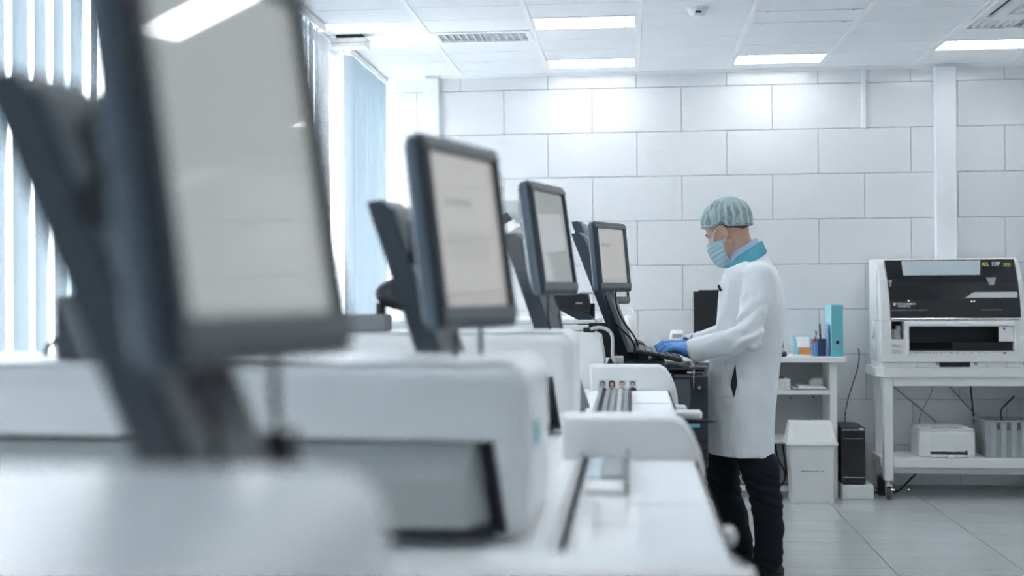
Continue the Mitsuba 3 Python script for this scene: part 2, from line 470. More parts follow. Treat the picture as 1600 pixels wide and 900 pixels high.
WHERE = {(-1, 4): 'lit ceiling panel lamp against the back wall, left of centre', (1, 4): 'lit ceiling panel lamp against the back wall above the person',
         (3, 3): 'lit ceiling panel lamp above the large bench instrument', (-1, 0): 'lit ceiling panel lamp right of the left air vent', (1, 0): 'unlit pale ceiling panel lamp between lit lamps'}
for (i, j), (kind, on) in sorted(cells.items()):
    x0, x1, y0, y1 = CX0 + .6 * i + .014, CX0 + .6 * (i + 1) - .014, CY0 + .3 * j + .003, CY0 + .3 * (j + 1) - .003
    y1 = min(y1, BACK - .02)
    if kind == 'lamp':
        lb = WHERE.get((i, j), ('lit' if on else 'unlit') + ' ceiling panel lamp nearer the camera than the smoke detector')
        L = thing('ceiling_lamp', lb, 'ceiling lamp', 'panel lamps set in the ceiling')
        put(L, 'frame', box(x0, x1, y0, y1, CEIL - .003, CEIL + .012) - box(x0 + .012, x1 - .012, y0 + .010, y1 - .010, CEIL - .01, CEIL + .006), 'm_runner', False)
        q = trimesh.Trimesh([[x0 + .0125, y0 + .0105, CEIL + .003], [x1 - .0125, y0 + .0105, CEIL + .003], [x1 - .0125, y1 - .0105, CEIL + .003], [x0 + .0125, y1 - .0105, CEIL + .003]], [[0, 2, 1], [0, 3, 2]])
        em = {'emitter': {'type': 'area', 'radiance': {'type': 'rgb', 'value': [LAMP * .98, LAMP, LAMP * 1.03]}}} if on else {}
        put(L, 'diffuser', q, 'm_paint', False, **em)
        if j >= -1:
            for a, b in ((.1, .004), (.88, .004), (.1, .982), (.88, .982)):
                px, py = x0 + a * (x1 - x0), y0 + b * (y1 - y0)
                put(L, 'clip', cham(px, px + .012, py - .002, py + .006, CEIL - .006, CEIL - .002, .001), 'm_grey', False)
    elif kind == 'vent':
        L = thing('air_vent', 'square louvred ceiling air vent near the window' if i < 0 else 'louvred ceiling air vent at the right, beside the cassette unit', 'air vent', 'louvred vents in the ceiling')
        put(L, 'frame', box(x0, x1, y0, y1, CEIL - .006, CEIL + .01) - box(x0 + .03, x1 - .03, y0 + .03, y1 - .03, CEIL - .02, CEIL + .02), 'm_runner', False)
        put(L, 'backing', box(x0 + .03, x1 - .03, y0 + .03, y1 - .03, CEIL + .034, CEIL + .038), 'm_dark', False)
        n = 12
        for k in range(n):
            x = x0 + .04 + (x1 - x0 - .08) * (k + .5) / n
            s = -1 if k < n / 2 else 1
            put(L, 'slat', prism([(x - .016 * s, CEIL - .004), (x - .013 * s, CEIL - .004), (x + .016 * s, CEIL + .03), (x + .013 * s, CEIL + .03)], 'y', y0 + .031, y1 - .031), 'm_vent', False)
x0, x1, y0, y1 = CX0 + 1.8 + .016, CX0 + 2.4 - .016, CY0 - .3 + .004, CY0 + .3 - .004
L = thing('cassette_air_conditioner', 'white ceiling cassette air conditioner with dark slots at upper right corner', 'air conditioner')
put(L, 'panel', cham(x0, x1, y0, y1, CEIL - .018, CEIL + .006, .006) - cham(x0 + .04, x0 + .075, y0 + .08, y1 - .08, CEIL - .03, CEIL - .006, .003) - cham(x1 - .075, x1 - .04, y0 + .08, y1 - .08, CEIL - .03, CEIL - .006, .003)
    - box(x0 + .14, x1 - .14, y0 + .14, y1 - .14, CEIL - .03, CEIL - .008), 'm_vent', False)
for a in (x0 + .042, x1 - .073):
    put(L, 'air_slot', box(a, a + .031, y0 + .083, y1 - .083, CEIL - .0062, CEIL - .004), 'm_dark', False)
put(L, 'intake_grille', cat(box(x0 + .145, x1 - .145, y0 + .145, y1 - .145, CEIL - .0078, CEIL - .006)), 'm_grey', False)
for k in range(14):
    a = x0 + .15 + k * (x1 - x0 - .30) / 13.5
    put(L, 'grille_bar', box(a, a + .007, y0 + .146, y1 - .146, CEIL - .016, CEIL - .008), 'm_vent', False)
L = thing('smoke_detector', 'round white smoke detector on the ceiling at the top edge', 'smoke detector')
sx, sy = CX0 + .3, CY0 - .12
put(L, 'base', cyl((sx, sy, CEIL - .014), (sx, sy, CEIL), .056, .060, 40), 'm_runner')
put(L, 'dome', m3.Manifold.batch_hull([cyl((sx, sy, CEIL - .022), (sx, sy, CEIL - .0145), .048, .05, 40), cyl((sx, sy, CEIL - .046), (sx, sy, CEIL - .024), .034, .046, 40)]), 'm_runner')
put(L, 'slot', box(sx - .012, sx + .018, sy - .0485, sy - .038, CEIL - .034, CEIL - .026), 'm_dark', False)
L = thing('junction_box', 'white plastic box under the ceiling at the window corner', 'box')
put(L, 'body', rbox(-1.70, -1.49, 6.83, 6.92, CEIL - .075, CEIL - .018, .008), 'm_white_satin')
put(L, 'mount', box(-1.67, -1.52, 6.84, 6.91, CEIL - .02, CEIL), 'm_dark', False)
put(L, 'seam', box(-1.702, -1.488, 6.828, 6.832, CEIL - .050, CEIL - .047), 'm_grey', False)

# casings on the back wall
struct('trim_3'); put(None, 'trim_3', cham(-1.402, -1.292, BACK - .06, BACK, 0, CEIL - .022, .004), 'm_paint', False)
struct('trim_4'); put(None, 'trim_4', cham(1.995, 2.128, BACK - .06, BACK, .90, CEIL - .022, .004), 'm_paint', False)
struct('trim_5'); put(None, 'trim_5', cham(1.531, 1.558, BACK - .02, BACK, 2.386, CEIL - .022, .002), 'm_runner', False)
struct('baseboard_back'); put(None, 'baseboard_back', cham(LEFT, RIGHT, BACK - .012, BACK, 0, .03, .002), 'm_grey', False)

# ---------------------------------------------------------------- the row of analysers along the window
PROF = [(-.165, .50), (-.165, 1.02), (.10, 1.02), (.126, 1.006), (.146, .977), (.161, .94), (.169, .90), (.173, .85), (.174, .50)]
def end_panel(y0, y1, dx=0.0):
    p = np.array(PROF) + [dx, 0]
    p[0, 0] = p[1, 0] = -.165
    c = p.mean(0)
    q = c + (p - c) * np.array([1 - .012 / .17, 1 - .012 / .26])
    q[[0, -1], 1] = .50
    pts = [(x, y, z) for x, z in p for y in (y0 + .012, y1 - .012)] + [(x, y, z) for x, z in q for y in (y0, y1)]
    return m3.Manifold.hull_points(np.array(pts))

TOP = 1.19
def housing(A, h0, h1, right=-.158, left=-1.35):
    m = rbox(left, right, h0, h1, .915, TOP + .01, .040, 24)
    m = m.trim_by_plane((0, 0, -1), -TOP) if False else m
    pocket = m3.Manifold.hull_points(np.array([(x, y, z) for y in (h0 - .01, h0 + .12) for x, z in ((left + .05, .93), (left + .05, 1.087), (-.218, 1.078), (-.196, .93))]))
    put(A, 'housing', m - pocket, 'm_white', 35)
    pts = []
    for x, xt, xb in ((left + .055, left + .055, left + .055), (-.258, -.250, -.224)):
        pts += [(x, h0 - .042, .946), (x - .004, h0 - .042, 1.020), (xt, h0 + .008, 1.074), (xb, h0 + .06, .946), (xb, h0 + .01, .946), (xt + .012, h0 + .06, 1.073)]
    put(A, 'front_cover', m3.Manifold.hull_points(np.array(pts)), 'm_cover', False, label='grey recessed cover with sloping upper edge')
    put(A, 'gasket', m3.Manifold.hull_points(np.array([(x, y, z) for y in (h0 + .010, h0 + .118) for x, z in ((-.2165, .931), (-.1985, .931), (-.2295, 1.07), (-.2195, 1.07))])) + box(left + .055, -.215, h0 - .036, h0 + .118, .931, .944), 'm_gasket', False, label='dark rubber seam around the cover')
    put(A, 'top_lip', cham(left + .03, right - .03, h0 + .02, h0 + .03, TOP + .0085, TOP + .0125, .001), 'm_white_satin', False)

def analyser(label, y0, y1, h=None, deck=True, panel=.13, dx=0.0):
    A = thing('laboratory_analyser', label, 'laboratory analyser', 'white analysers in a row along the window')
    body = [(-1.35, .10), (.10, .10), (.135, .30), (.150, .70), (.146, .86), (.135, .8995), (-1.35, .8995)]
    put(A, 'body', prism(body, 'y', y0 + .004, y1 - .004), 'm_white_satin', False)
    put(A, 'rear_deck', cham(-1.35, -.167, y0 + .004, y1 - .004, .8997, .915, .003), 'm_white', False)
    for yy in (y0 + .2, y1 - .2):
        for xx in (-1.2, 0.0):
            put(A, 'foot', cyl((xx, yy, 0), (xx, yy, .1), .03, .025), 'm_rubber')
    put(A, 'end_panel', end_panel(y0, y0 + panel, dx), 'm_white', 35)
    if deck:
        put(A, 'deck', cham(-.165, .145, y0 + panel + .001, y1 - .003, .8996, .92, .003), 'm_deck', False, label='glossy white worktop along the front')
        for yy in np.arange(y0 + panel + .25, y1 - .1, .42):
            put(A, 'deck_joint', box(-.09, .142, yy, yy + .002, .9195, .9204), 'm_grey', False)
        put(A, 'edge_strip', cham(.1455, .152, y0 + panel + .002, y1 - .004, .888, .917, .001), 'm_gasket', False)
        put(A, 'rail', cham(-.124, -.110, y0 + panel + .002, y1 - .004, .9205, .937, .002), 'm_steel', False)
        put(A, 'rail', cham(-.108, -.100, y0 + panel + .002, y1 - .004, .9205, .926, .001), 'm_gasket', False)
    if h:
        housing(A, *h)
    return A

M0 = analyser('white laboratory analyser closest to the camera, blurred at the lower left', -.40, 1.255, (.10, .82))
M1 = analyser('white laboratory analyser second from the camera, with grey cover below its lip', 1.26, 2.865, (1.92, 2.36))
M2 = analyser('white laboratory analyser third from the camera, in front of the portrait photos', 2.87, 4.865, (3.40, 3.85))
M3 = analyser('far white laboratory analyser with black deck where the person works', 4.87, 6.75, None, deck=False, dx=.014)
M4 = analyser('farthest white analyser, mostly hidden behind the arm and keyboard', 6.76, 7.75, None, deck=False, dx=-.03)
put(M3, 'deck', cham(-.10, .147, 5.002, 6.6, .8996, 1.016, .004), 'm_black_gloss', False, label='glossy black worktop')
put(M3, 'housing', m3.Manifold.hull_points(np.array([(x, y, z) for y in (5.03, 5.45) for x, z in ((-1.30, .915), (-1.30, 1.14), (-.165, 1.146), (-.128, 1.125), (-.112, 1.03), (-.112, .915))])), 'm_white', False)
put(M3, 'rear_housing', cham(-1.3, -.15, 5.5, 6.5, .916, 1.185, .01), 'm_white', False)
put(M3, 'top_rail', cham(-.52, -.135, 5.12, 5.15, 1.155, 1.175, .003), 'm_white_satin', False)
put(M3, 'top_rail', cham(-.52, -.150, 5.20, 5.24, 1.178, 1.194, .003), 'm_white_satin', False)
put(M3, 'socket', cham(-.175, -.132, 5.10, 5.13, 1.162, 1.184, .002), 'm_black', False)
put(M3, 'socket', cham(-.196, -.147, 5.045, 5.075, 1.1465, 1.166, .002), 'm_black', False)
put(M3, 'inner_panel', m3.Manifold.hull_points(np.array([(x, y, z) for y in (5.46, 5.48) for x, z in ((-.16, 1.02), (-.16, 1.175), (-.095, 1.175), (-.06, 1.02))])), 'm_black', False, label='black inner panel')
put(M3, 'frame_tube', tube([(-.165, 5.035, 1.158), (-.10, 5.035, 1.160), (-.088, 5.035, 1.152), (-.075, 5.035, 1.09), (-.062, 5.035, 1.02)], .007), 'm_beige', True, label='pale bent frame tube')
put(M3, 'hinge_block', cham(-.07, -.03, 5.06, 5.12, 1.0165, 1.045, .003), 'm_beige', False)

# handles on the fronts
for nm, yy, x1, z in ((M2, 4.02, .230, .918), (M2, 4.34, .195, .905), (M1, 2.20, .185, .885), (M1, 2.06, .205, .845)):
    put(nm, 'handle', rbox(.140, x1, yy - .03, yy + .03, z - .022, z + .006, .010), 'm_white_satin', 35)
for nm, yy, x1, z in ((M2, 3.96, .275, .893), (M1, 2.0, .185, .815)):
    put(nm, 'lever', m3.Manifold.hull_points(np.array([(.14, yy - .018, z + .012), (.14, yy + .018, z + .012), (.14, yy - .018, z - .008), (.14, yy + .018, z - .008), (x1, yy - .005, z), (x1, yy + .005, z), (x1 - .02, yy - .01, z + .006), (x1 - .02, yy + .01, z + .006)])), 'm_black', False, label='black pointed lever')
put(M1, 'badge', cham(-.157, -.155, 1.99, 2.06, 1.06, 1.10, .0005), 'm_teal', False)

# racks and papers on the white decks
R = thing('sample_rack', 'grey ribbed sample rack on the white deck under the portrait photos', 'sample rack')
put(R, 'tray', cham(-.097, -.005, 3.80, 4.72, .9206, .926, .001), 'm_grey', False)
for k in range(4):
    x = -.094 + k * .0225
    put(R, 'lane', cham(x, x + .016, 3.81, 4.71, .9262, .940, .002), 'm_shadowgrey' if k != 2 else 'm_white_satin', False)
for k in range(10):
    put(R, 'rib', box(-.096, -.006, 3.84 + k * .09, 3.846 + k * .09, .9402, .942), 'm_label', False)
put(R, 'side_wall', cham(-.0045, .001, 3.80, 4.72, .9206, .944, .001), 'm_gasket', False)
R = thing('sample_rack', 'pale blue-grey sample tray on the deck of the second analyser', 'sample rack')
put(R, 'tray', cham(-.09, -.012, 2.36, 2.83, .9206, .93, .002), 'm_white_satin', False)
put(R, 'window', cham(-.062, -.018, 2.50, 2.80, .9302, .937, .001), 'm_grey', False)
put(R, 'end_block', cham(-.088, -.064, 2.50, 2.80, .9302, .934, .001), principled((.50, .60, .68), .3, .5), False)
put(R, 'side_wall', cham(-.0115, -.007, 2.36, 2.83, .9206, .95, .001), 'm_slate', False)
for nm, x0, x1, y0, y1, lb in (('a', .004, .136, 4.30, 4.82, 'white paper sheet on the deck against the panel with portrait photos'), ('b', .002, .132, 3.72, 4.28, 'white paper sheet on the deck just behind the middle end panel'),
                               ('c', -.004, .128, 2.26, 2.80, 'white paper sheet on the second analyser deck beside the blue-grey tray'), ('d', .010, .130, 1.70, 2.22, 'white paper sheet nearest the camera on the glossy deck')):
    single('paper_sheet', box(x0, x1, y0, y1, .9206, .9216), 'm_paper', lb, 'paper', 'white sheets lying on the decks', False)

# small portrait photographs on the end panel of the far analyser
faces = [(-.114, (.045, .035, .03), 'small portrait photo of short-haired person in dark suit, leftmost on white panel', 0, (.06, .065, .07)),
         (-.076, (.03, .018, .015), 'small portrait photo of person with long dark hair, second on white panel', 1, (.20, .21, .22)),
         (-.036, (.12, .05, .03), 'small portrait photo of person with reddish-brown hair, third on white panel', 0, (.35, .36, .36)),
         (.006, (.02, .017, .016), 'small portrait photo of dark-haired person, rightmost on white panel', 0, (.03, .035, .04))]
for x, hc, lb, long_, sc in faces:
    P = thing('portrait_photo', lb, 'photo', 'portrait photos stuck in a row on the panel')
    y = 4.8695
    put(P, 'print', box(x - .016, x + .016, y - .0006, y, .918, .962), principled((.62, .65, .67), .3, .4), False)
    put(P, 'shoulders', prism([(x - .0155, .9185), (x - .014, .927), (x - .004, .933), (x + .004, .933), (x + .014, .927), (x + .0155, .9185)], 'y', y - .0010, y - .0007), principled(sc, .5, .3), False)
    h = cyl((x, y - .0011, .945), (x, y - .0008, .945), .0095, seg=20).scale((1, 1, 1))
    put(P, 'hair', cyl((x, y - .0009, .9475), (x, y - .0007, .9475), .0105 + .002 * long_, seg=24) + (box(x - .0115, x + .0115, y - .0009, y - .0007, .934, .947) if long_ else box(x - .001, x + .001, y - .0009, y - .0007, .945, .947)), principled(hc, .5, .3), False)
    put(P, 'face', m3.Manifold.batch_hull([cyl((x, y - .0012, .946), (x, y - .001, .946), .0075, seg=20), cyl((x, y - .0012, .938), (x, y - .001, .938), .0055, seg=20)]), principled((.55, .36, .29), .5, .3), False)

# ---------------------------------------------------------------- monitors on arms
def monitor(label, o, phi, tilt, W, H, arm_y, adx=0.0, adz=0.0, glow=(.40, .40, .39), ui=(), phia=.30, az0=.9155, cable_end=None, ax0=-.44, lean=.366):
    K = thing('arm_monitor', label, 'monitor', 'slate grey monitors on leaning arms')
    s, c = math.sin(phi), math.cos(phi)
    w, n = np.array([s, c, 0]), np.array([c, -s, 0])
    up = np.array([0, 0, 1]) * math.cos(tilt) - n * math.sin(tilt)
    nn = np.cross(w, up)
    M = np.column_stack([w, up, nn, o])
    loc = lambda u, v, d: np.array(o) + w * u + up * v + nn * d
    b, chin = .030, .042
    def plate(e, d0, d1, r):
        c_ = m3.Manifold.cylinder(d1 - d0, r, r, 20)
        return [c_.translate((u, v, d0)) for u in (e + r, W - e - r) for v in (e + r, H - e - r)]
    fr = m3.Manifold.batch_hull(plate(0, -.006, -.0055, .014) + plate(.003, -.002, -.001, .013) + plate(.012, .003, .004, .010) + plate(.020, .0055, .006, .008))
    op = m3.Manifold.hull_points(np.array([(u, v, d) for d, e in ((.010, .004), (-.005, 0)) for u in (b - e, W - b + e) for v in (chin - e, H - b + e)]))
    put(K, 'bezel', fr - op, 'm_slate', 40, M=M)
    for nm_, va, vb, vc in (('chin_light_paint', .003, .020, chin - .003), ('top_light_paint', H - .003, H - .019, H - b + .003)):
        put(K, nm_, m3.Manifold.hull_points(np.array([(u, v, d) for u in (.014, W - .014) for v, d in ((va, -.003), (vb, .0072), (vc, .0072), (vc, -.002), (va, -.0015))])), 'm_bezel_lit', False, label='added bezel strip coloured lighter for the ceiling light caught there', M=M)  # added strips: ceiling light on the bezel, put into a lighter grey
    put(K, 'back_shell', m3.Manifold.batch_hull(plate(.001, -.0075, -.0062, .014) + plate(.003, -.028, -.027, .014) + plate(.012, -.038, -.037, .014) + plate(.05, -.058, -.057, .02)), 'm_slate_back_lit', 40, M=M, label='grey-blue back shell, colour lightened for window light')  # window light along the shell sides is put into its colour
    q = trimesh.Trimesh([loc(b - .001, chin - .001, -.0045), loc(W - b + .001, chin - .001, -.0045), loc(W - b + .001, H - b + .001, -.0045), loc(b - .001, H - b + .001, -.0045)], [[0, 1, 2], [0, 2, 3]], process=False)
    put(K, 'screen', q, principled((.10, .105, .11), .03, 1.0), False, label='lit grey glossy screen', emitter={'type': 'area', 'radiance': {'type': 'rgb', 'value': list(glow)}})
    for u0, u1, v0, v1, g in ui:
        a, b2, c0, c1 = b + u0 * (W - 2 * b), b + u1 * (W - 2 * b), chin + v0 * (H - b - chin), chin + v1 * (H - b - chin)
        q = trimesh.Trimesh([loc(a, c0, -.0042), loc(b2, c0, -.0042), loc(b2, c1, -.0042), loc(a, c1, -.0042)], [[0, 1, 2], [0, 2, 3]], process=False)
        put(K, 'screen_panel', q, principled((.10, .105, .11), .03, 1.0), False, emitter={'type': 'area', 'radiance': {'type': 'rgb', 'value': [x * g for x in glow]}})
    # the arm: a flat bar leaning away from the screen
    ca, sa = math.cos(phia), math.sin(phia)
    xl = lambda z: (ax0 - lean * (z - 1.19))
    base = np.array([adx, arm_y, adz])
    A = np.column_stack([[ca, -sa, 0], [sa, ca, 0], [0, 0, 1], base + [ax0 * (1 - ca), ax0 * sa, 0]])
    z0, z1, t = az0 - adz, 1.505, .052
    put(K, 'arm', prism([(xl(z0), z0), (xl(z0) + t, z0), (xl(1.49) + t, 1.49), (xl(z1) + .036, z1 + .004), (xl(z1), z1)], 'y', 0, .085), 'm_slate', False, M=A)
    cov = [(xl(z0 + .02) + t + .0005, z0 + .02), (xl(z0 + .02) + t + .020, z0 + .02), (xl(1.455) + t + .022, 1.455), (xl(1.482) + t + .016, 1.482), (xl(1.495) + t + .002, 1.497), (xl(1.49) + t + .0005, 1.49)]
    put(K, 'arm_cover', prism(cov, 'y', .004, .081), 'm_slate_light', False, M=A, label='light grey front cover of the arm')
    for k in range(3):
        y = .018 + k * .022
        put(K, 'groove', m3.Manifold.hull_points(np.array([(xl(z) + t + d, yy, z) for z in (1.20, 1.45) for d in (.0195, .0224) for yy in (y, y + .003)])), 'm_gasket', False, M=A)
    # bracket, knob and cables
    p0 = A[:, :3] @ np.array([xl(1.435) + t + .02, .042, 1.435]) + A[:, 3]
    p1 = loc(W * .42, H * .60, -.050)
    put(K, 'bracket', m3.Manifold.batch_hull([m3.Manifold.cube((.03, .06, .05), True).translate(tuple(p0)), m3.Manifold.cube((.02, .07, .055), True).translate(tuple(p1 - nn * .004))]), 'm_black', False, label='black tilting bracket')
    kp = p0 + np.array([.006, -.050, -.045])
    put(K, 'knob', cyl(kp, kp + np.array([0, .05, 0]), .019, seg=24), 'm_black', 40)
    if cable_end is not None:
        for k, (u, e) in enumerate(zip((.30, .62), cable_end)):
            a = loc(W * u, .004, -.022)
            e = np.array(e)
            put(K, 'cable', tube([a, a + [.0, .0, -.05], (a + e) / 2 + [.01, 0, -.03], e + [0, 0, .03], e], .004), 'm_black', True)
    return K

monitor('slate grey monitor closest to the camera, cut by the top edge', (-.325, .835, 1.257), .175, .146, .335, .365, .955, glow=(.14, .152, .150),
        cable_end=[(-.30, 1.02, .92), (-.27, 1.10, .92)], ax0=-.406, lean=.514)
monitor('slate grey monitor second from the camera, showing pale warm screen', (-.325, 2.070, 1.249), .32, .125, .335, .35, 2.475, glow=(.165, .158, .15),
        ui=((.20, .62, .66, .71, .70), (.15, .80, .30, .50, .88), (.02, .98, .0, .10, .88), (.5, .52, .52, .62, .9)), cable_end=[(-.30, 2.50, .92), (-.26, 2.58, .92)])
monitor('slate grey monitor third from the camera, wall tiles mirrored in its screen', (-.258, 3.600, 1.305), .285, .139, .33, .35, 3.955, ax0=-.312, lean=.353, glow=(.135, .145, .145),
        cable_end=[(-.22, 4.02, .92), (-.19, 4.10, .92)])
monitor('small slate grey monitor nearest the person, above the keyboard', (-.136, 5.370, 1.314), .50, .097, .30, .315, 5.62, adz=.08, ax0=-.154, lean=.396, glow=(.165, .16, .152), az0=1.017,
        ui=((.12, .45, .66, .73, .66), (.34, .36, .25, .6, .8), (.55, .57, .3, .62, .8), (.02, .98, .0, .09, .82)), cable_end=[(.02, 5.62, 1.02), (.035, 5.70, 1.02)])
monitor('farthest slate grey monitor, mostly hidden behind the small one', (-.118, 6.70, 1.245), .36, .10, .33, .35, 6.95, adz=.21, ax0=-.225, glow=(.17, .175, .17), az0=.9155)

put('arm_monitor', 'cable_block', cham(-.335, -.292, 1.02, 1.06, 1.10, 1.195, .004) + cham(-.325, -.302, 1.03, 1.05, .9155, 1.10, .002), 'm_black', False)

K = thing('barcode_scanner', 'dark rounded device head on short post with flat grey base, behind second arm', 'scanner')
put(K, 'base', rbox(-.98, -.712, 3.48, 3.60, 1.201, 1.252, .008), 'm_label', 35)
put(K, 'post', cyl((-.735, 3.54, 1.2525), (-.735, 3.54, 1.285), .014), 'm_black')
put(K, 'head', m3.Manifold.batch_hull([ball((-.68, 3.54, 1.312), (.072, .05, .046)), ball((-.57, 3.54, 1.27), (.05, .04, .03))]), 'm_black', 60)
K = thing('control_box', 'dark grey box device on the analyser at the left edge, behind nearest arm', 'box')
put(K, 'body', m3.Manifold.hull_points(np.array([(x, y, z) for y in (2.04, 2.20) for x, z in ((-1.0, 1.2015), (-.84, 1.2015), (-.90, 1.318), (-1.0, 1.312))])), 'm_slate', False)
put(K, 'front_strip', m3.Manifold.hull_points(np.array([(x, y, z) for y in (2.035, 2.0395) for x, z in ((-.955, 1.2015), (-.90, 1.2015), (-.955, 1.312), (-.995, 1.312))])), 'm_slate_light', False)
single('looped_cable', tube([(-1.06, 2.12, 1.205), (-1.05, 2.12, 1.225), (-1.02, 2.12, 1.238), (-1.0, 2.12, 1.240)], .006), 'm_black', 'short dark cable arching from the box at the left edge', 'cable', smooth=True)

K = thing('optical_module', 'black box module with sloping lower plate, left of the far arm', 'laboratory module')
put(K, 'body', m3.Manifold.hull_points(np.array([(x, y, z) for y in (5.22, 5.42) for x, z in ((-.40, 1.262), (-.40, 1.312), (-.185, 1.305), (-.175, 1.25), (-.18, 1.225))])), 'm_black', False)
put(K, 'top_lip', cham(-.22, -.165, 5.22, 5.42, 1.306, 1.313, .002), 'm_label', False)
put(K, 'lower_plate', m3.Manifold.hull_points(np.array([(x, y, z) for y in (5.23, 5.40) for x, z in ((-.34, 1.255), (-.30, 1.262), (-.185, 1.222), (-.150, 1.186), (-.215, 1.188))])), 'm_slate', False)
put(K, 'stand', cham(-.235, -.16, 5.452, 5.495, .916, 1.262, .002) + cham(-.235, -.19, 5.40, 5.45, 1.235, 1.262, .002), 'm_black', False)
put(K, 'name_plate', cham(-.235, -.205, 5.2185, 5.2199, 1.262, 1.270, .0004), 'm_label', False)

K = thing('wall_dispenser', 'grey wall unit with silver cylinder and black cap, between two monitors', 'dispenser')
put(K, 'back_plate', cham(-.86, -.66, BACK - .10, BACK - .001, 1.58, 1.935, .006), principled((.50, .53, .53), .5, .3), False)
ax = np.array([-.5, 0, .86])
c0 = np.array([-.745, BACK - .17, 1.66])
put(K, 'cylinder', cyl(c0 - ax * .06, c0 + ax * .07, .062, seg=32), 'm_shadowgrey', 40)
put(K, 'collar', cyl(c0 + ax * .071, c0 + ax * .095, .067, seg=32), 'm_white', 40)
put(K, 'ring', cyl(c0 + ax * .096, c0 + ax * .135, .05, seg=32), 'm_white', 40)
put(K, 'cap', cyl(c0 + ax * .136, c0 + ax * .20, .04, .034, seg=24), 'm_black', 40)
put(K, 'shelf', cham(-.86, -.62, BACK - .24, BACK - .101, 1.565, 1.585, .003), 'm_white', False)

# keyboard tray, keyboard and handset by the far monitor
K = thing('keyboard_tray', 'black swing-out keyboard tray under the gloved hand', 'tray')
put(K, 'plate', cham(.150, .318, 5.30, 5.85, .968, .982, .004), 'm_black', False)
put(K, 'arm', cham(.03, .25, 5.52, 5.60, .945, .9675, .003) - box(0, .152, 5.4, 5.7, .9, 1.02), 'm_black', False)
put(K, 'lip', rbox(.25, .328, 5.31, 5.335, .9825, .990, .0035, 8), 'm_label', False)
K = thing('keyboard', 'black keyboard with dark keys, tilted under the blue glove', 'keyboard')
ka, kb_ = np.array([.022, 1.056]), np.array([.226, 1.014])
kd = (kb_ - ka) / np.linalg.norm(kb_ - ka)
KM = np.column_stack([[kd[0], 0, kd[1]], [0, 1, 0], [-kd[1], 0, kd[0]], [ka[0], 5.34, ka[1]]])
KL = float(np.linalg.norm(kb_ - ka))
put(K, 'case', cham(0, KL, 0, .46, -.012, .004, .003), 'm_black', False, M=KM)
keys = [man(cham(.012 + r_ * .031, .012 + r_ * .031 + .026, .012 + k * .0205, .012 + k * .0205 + .017, .0042, .010, .002)) for r_ in range(6) for k in range(21)]
put(K, 'keys', trimesh.util.concatenate(keys), 'm_label', False, kind='stuff', M=KM)
put(K, 'rear_foot', cham(.02, .06, .02, .44, -.034, -.0122, .002), 'm_black', False, M=KM)
K = thing('handset', 'black rounded handset lying left of the keyboard', 'handset')
put(K, 'shell', m3.Manifold.batch_hull([ball((-.02, 5.93, 1.038), (.026, .05, .02)), ball((.022, 5.93, 1.049), (.048, .05, .032)), ball((.055, 5.93, 1.038), (.024, .045, .021))]), 'm_black', 60)
put(K, 'seam', tube([(-.03, 5.884, 1.04), (.0, 5.881, 1.055), (.03, 5.881, 1.060), (.06, 5.888, 1.048)], .002), 'm_label', True)

K = thing('cabinet', 'dark grey instrument cabinet with round lock, below the keyboard tray', 'cabinet')
cp = [(.176, .60), (.176, .955), (.322, .955), (.322, .60)]
put(K, 'body', cham(.176, .325, 5.22, 5.40, .56, .955, .006), principled((.032, .038, .046), .45, .4), False)
rib = spline([(.246, .94), (.252, .87), (.236, .79), (.212, .755), (.180, .745)], 12)
put(K, 'moulded_panel', prism([(.180, .94)] + [tuple(q) for q in rib], 'y', 5.207, 5.2195), principled((.095, .108, .122), .4, .4), False, label='raised moulded panel')
put(K, 'lock', cyl((.288, 5.2195, .905), (.288, 5.205, .905), .017, .015, 24), 'm_gasket', 40, label='round lock')
put(K, 'lock_core', cyl((.288, 5.2049, .905), (.288, 5.201, .905), .008, .007, 16), 'm_steel', 40)
put(K, 'teal_strip', cham(.20, .29, 5.212, 5.2195, .735, .752, .001), 'm_teal', False)
for k in range(3):
    put(K, 'shelf_bar', cham(.18, .324, 5.21, 5.2195, .60 + k * .036, .612 + k * .036, .002), 'm_black', False)
put(K, 'leg', cham(.18, .21, 5.35, 5.39, 0, .5595, .002), 'm_black', False)
put(K, 'leg', cham(.18, .21, 5.24, 5.29, 0, .5595, .002), 'm_black', False)

# ---------------------------------------------------------------- desk, shelves and things along the back wall
D = thing('shelf_desk', 'white open shelf desk with grey back panel along the tiled wall', 'shelf unit')
put(D, 'top', cham(.34, 1.346, 7.80, 8.20, .860, .895, .003), 'm_white_satin', False)
put(D, 'side_panel', cham(1.254, 1.298, 7.86, 8.19, 0, .8595, .002), 'm_white_satin', False)
put(D, 'side_panel', cham(.36, .39, 7.86, 8.19, 0, .8595, .002), 'm_white_satin', False)
put(D, 'shelf', cham(.3905, 1.2535, 7.87, 8.17, .652, .680, .002), 'm_white_satin', False)
put(D, 'shelf', cham(.3905, 1.2535, 7.88, 8.17, .338, .366, .002), 'm_white_satin', False)
put(D, 'bottom_rail', cham(.3905, 1.2535, 7.88, 7.90, .035, .070, .002), 'm_white_satin', False)
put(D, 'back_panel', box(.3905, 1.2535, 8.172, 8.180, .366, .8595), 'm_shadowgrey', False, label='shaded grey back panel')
for x, z in ((1.045, .605), (1.195, .612)):
    put(D, 'peg_hole', cyl((x, 8.171, z), (x, 8.1725, z), .006, seg=12), 'm_dark', False)

